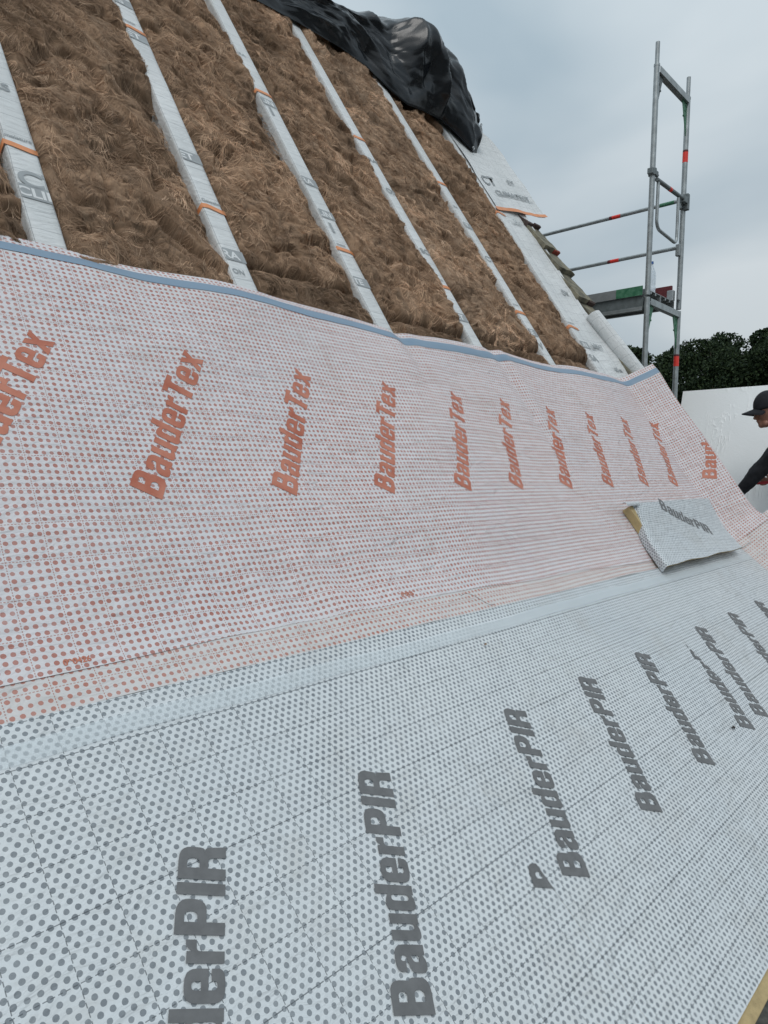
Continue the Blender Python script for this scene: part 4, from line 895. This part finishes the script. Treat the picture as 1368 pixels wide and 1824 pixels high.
cloth('trousers', [('pel2', .145), ('lhp', .105), ('lk', .075), ('la', .058), ('rhp', .105), ('rk', .075), ('ra', .058)], [('pel2', 'lhp'), ('lhp', 'lk'), ('lk', 'la'), ('pel2', 'rhp'), ('rhp', 'rk'), ('rk', 'ra')], M['trousers'])
for a, b_ in (('la', 'lt'), ('ra', 'rt')):
    J['s1'] = J[a]+Vector((0, -.02, 0)); J['s2'] = J[a]+Vector((0, -.09, .005)); J['s3'] = J[a]+Vector((0, -.12, -.03))
    link('shoe', build_skin([('s1', .055), ('s2', .048), ('s3', .04)], [('s1', 's2'), ('s2', 's3')]), M['hair'], worker)
# cap: dome and curved brim
bm = bmesh.new(); bmesh.ops.create_uvsphere(bm, u_segments=32, v_segments=20, radius=1)
for v in bm.verts:
    f_, s_, u_ = v.co.x*.113, v.co.y*.090, max(v.co.z, -.12)*.125; v.co = hp(f_-.006, s_, u_+.022)
me = bpy.data.meshes.new('cap'); bm.to_mesh(me); bm.free(); me.polygons.foreach_set('use_smooth', [True]*len(me.polygons)); cap_o = link('cap', me, M['black_cloth'], worker)
vv = []; ff = []
for lay in (0, 1):
    for i in range(9):
        for j in range(13):
            a = R(-62+124*j/12); t_ = i/8; rad = .100+(.100*math.cos(a*.9)**.8)*t_
            vv.append(hp(math.cos(a)*rad-.004, math.sin(a)*.092*(1+.0*t_), 
                .030-.012*t_-.050*(math.sin(a)**2)-.008*lay))
for lay in (0, 1):
    for i in range(8):
        for j in range(12): b0 = lay*117+i*13+j; ff.append((b0, b0+1, b0+14, b0+13))
for j in range(12): ff.append((8*13+j, 8*13+j+1, 117+8*13+j+1, 117+8*13+j))
link('cap_brim', mesh('cap_brim', vv, ff, True), M['black_cloth'], worker)
# short beard as a thin shell over the jaw
bm = bmesh.new(); bmesh.ops.create_uvsphere(bm, u_segments=26, v_segments=18, radius=1)
for v in list(bm.verts):
    f_, s_, u_ = v.co.x*.050, v.co.y*.047, v.co.z*.022; v.co = hp(.030+f_, s_, -.088+u_)
me = bpy.data.meshes.new('beard'); bm.to_mesh(me); bm.free(); me.polygons.foreach_set('use_smooth', [True]*len(me.polygons)); link('beard', me, M['hair'], worker)
kn = thing('cutter_knife', 'red-handled cutter in the kneeling worker\'s hand in front of the foil board', 'knife', tuple(J['rh']))
kd = Vector((-.25, .93, -.12)).normalized(); kc = J['rh']+rd*.055+Vector((0, 0, -.012))
mb = MB(); mb.tube([kc-kd*.085, kc-kd*.03, kc+kd*.05, kc+kd*.075], [.012, .014, .012, .007], 12); mb.build('handle', M['tool_red'], kn, smooth=True)
mb = MB(); mb.prism([kc+kd*.07+Vector((0, 0, .010)), kc+kd*.07-Vector((0, 0, .014)), kc+kd*.17+Vector((0, 0, -.004))], (.0012, 0, 0)); mb.build('blade', M['steel'], kn)

# ------------------------------------------------------------------ trees behind the scaffold
def crown_mesh(seed, H, Wd, nleaf=9000):
    rg = np.random.default_rng(seed); nb = 64
    bz = rg.uniform(.16, .93, nb); br = (np.sin(np.clip(bz*1.05, 0, 1)*math.pi)**.6)*Wd*.40; ba = rg.uniform(0, 2*math.pi, nb)
    rr_ = br*np.sqrt(rg.random(nb)); C = np.stack([np.cos(ba)*rr_, np.sin(ba)*rr_, bz*H], -1); S_ = rg.uniform(.07, .19, nb)*Wd
    S_[bz > .8] *= .7
    k = rg.integers(0, nb, nleaf); d = rg.normal(size=(nleaf, 3)); d /= np.linalg.norm(d, axis=1)[:, None]
    p = C[k]+d*(S_[k]*(.55+.5*rg.random(nleaf)**.5))[:, None]*np.array([1, 1, .72])
    s = rg.uniform(.05, .125, nleaf); a = rg.normal(size=(nleaf, 3)); a /= np.linalg.norm(a, axis=1)[:, None]; b_ = np.cross(a, rg.normal(size=(nleaf, 3))); b_ /= np.linalg.norm(b_, axis=1)[:, None]
    P_ = np.stack([p-a*s[:, None]*.9, p+b_*s[:, None]*.55, p+a*s[:, None], p-b_*s[:, None]*.55], 1).reshape(-1, 3)
    n = nleaf; me = bpy.data.meshes.new('crown'); me.vertices.add(4*n); me.vertices.foreach_set('co', P_.reshape(-1).astype(np.float32)); me.loops.add(4*n); me.loops.foreach_set('vertex_index', np.arange(4*n, dtype=np.int32))
    me.polygons.add(n); me.polygons.foreach_set('loop_start', np.arange(0, 4*n, 4, dtype=np.int32)); me.update(calc_edges=True); me.materials.append(M['leaf']); return me, C
def trunk_mesh(seed, H, C):
    rg = random.Random(seed); mb = MB(); top = H*.82
    pts = [Vector((math.sin(k*1.3+seed)*.15*k/6, math.cos(k*1.1+seed)*.15*k/6, top*k/7)) for k in range(8)]; mb.tube(pts, [.34*(1-k/8.5) for k in range(8)], 9)
    for k in range(0, len(C), 2):
        c = Vector(C[k]); z0 = max(H*.12, c.z*.62); i = min(6, int(z0/top*7)); s = pts[i]; m_ = s.lerp(c, .5)+Vector((0, 0, -.25)); mb.tube([s, m_, c], [.11, .06, .02], 6)
    me = mesh('trunk', mb.v, mb.f, True); me.materials.append(M['bark']); return me
variants = []
for k, (H_, W_) in enumerate(((14.5, 9.0), (13.2, 8.0), (15.5, 8.6), (12.4, 7.4))):
    cm, C_ = crown_mesh(500+k, H_, W_, 34000); variants.append((cm, trunk_mesh(k, H_, C_)))
def pxdir(px):
    d = RW@np.array([px-684, 0, F]); d[2] = 0; return d/np.linalg.norm(d)
tspec = [(1128, 43, 3, 1.12, 'small dark tree seen between the roof edge and the left scaffold post'),
         (1190, 46, 1, 1.02, 'rounded dark tree whose top shows just right of the left scaffold post'),
         (1245, 42, 0, .93, 'broad dark tree directly behind the right scaffold post'),
         (1305, 40, 2, .86, 'tall broad dark tree rising above the left half of the foil board'),
         (1366, 38, 0, .90, 'dark tree with sky gaps behind the worker\'s cap, at the right photo edge'),
         (1275, 54, 1, 1.15, 'dark tree filling the gap behind the broad ones, right of the scaffold'),
         (1342, 50, 3, 1.28, 'lighter tree with feathery top behind the tall one near the right photo edge'),
         (1440, 40, 2, .95, 'first dark tree beyond the right photo edge'), (1540, 42, 1, 1.0, 'second dark tree beyond the right photo edge'), (1060, 47, 0, .92, 'dark tree hidden behind the verge tiles')]
for i, (px, dist, k, sc, lb) in enumerate(tspec):
    d = pxdir(px)*dist; t0 = thing('broadleaf_tree', lb, 'tree', (d[0], d[1], -6.5), 'row of dark trees behind the scaffold'); t0.rotation_euler = (0, 0, i*1.7); t0.scale = (sc, sc, sc*(1.04+.03*(i % 3)))
    for nm, me in (('crown', variants[k][0]), ('trunk', variants[k][1])):
        o = bpy.data.objects.new(nm, me); col.objects.link(o); o.parent = t0
# low hedge closing the foot of the row
rg = np.random.default_rng(9); n = 26000
px_ = rg.uniform(950, 1650, n); ds = rg.uniform(46, 58, n); dd = np.stack([(px_-684), 0*px_, F+0*px_], -1)@RW.T; dd[:, 2] = 0; dd /= np.linalg.norm(dd, axis=1)[:, None]
p = dd*ds[:, None]; p[:, 2] = -6.5+rg.random(n)**.8*(7.2+1.5*np.sin(px_*.05))
a = rg.normal(size=(n, 3)); a /= np.linalg.norm(a, axis=1)[:, None]; b_ = np.cross(a, rg.normal(size=(n, 3))); b_ /= np.linalg.norm(b_, axis=1)[:, None]; s = rg.uniform(.15, .34, n)[:, None]
P_ = np.stack([p-a*s, p+b_*s*.6, p+a*s, p-b_*s*.6], 1).reshape(-1, 3); me = mesh('undergrowth', [], []); me.vertices.add(4*n); me.vertices.foreach_set('co', P_.reshape(-1).astype(np.float32)); me.loops.add(4*n); me.loops.foreach_set('vertex_index', np.arange(4*n, dtype=np.int32))
me.polygons.add(n); me.polygons.foreach_set('loop_start', np.arange(0, 4*n, 4, dtype=np.int32)); me.update(calc_edges=True)
tag(link('undergrowth', me, M['leaf']), 'dense dark undergrowth between and behind the trees', 'undergrowth', kind='stuff')
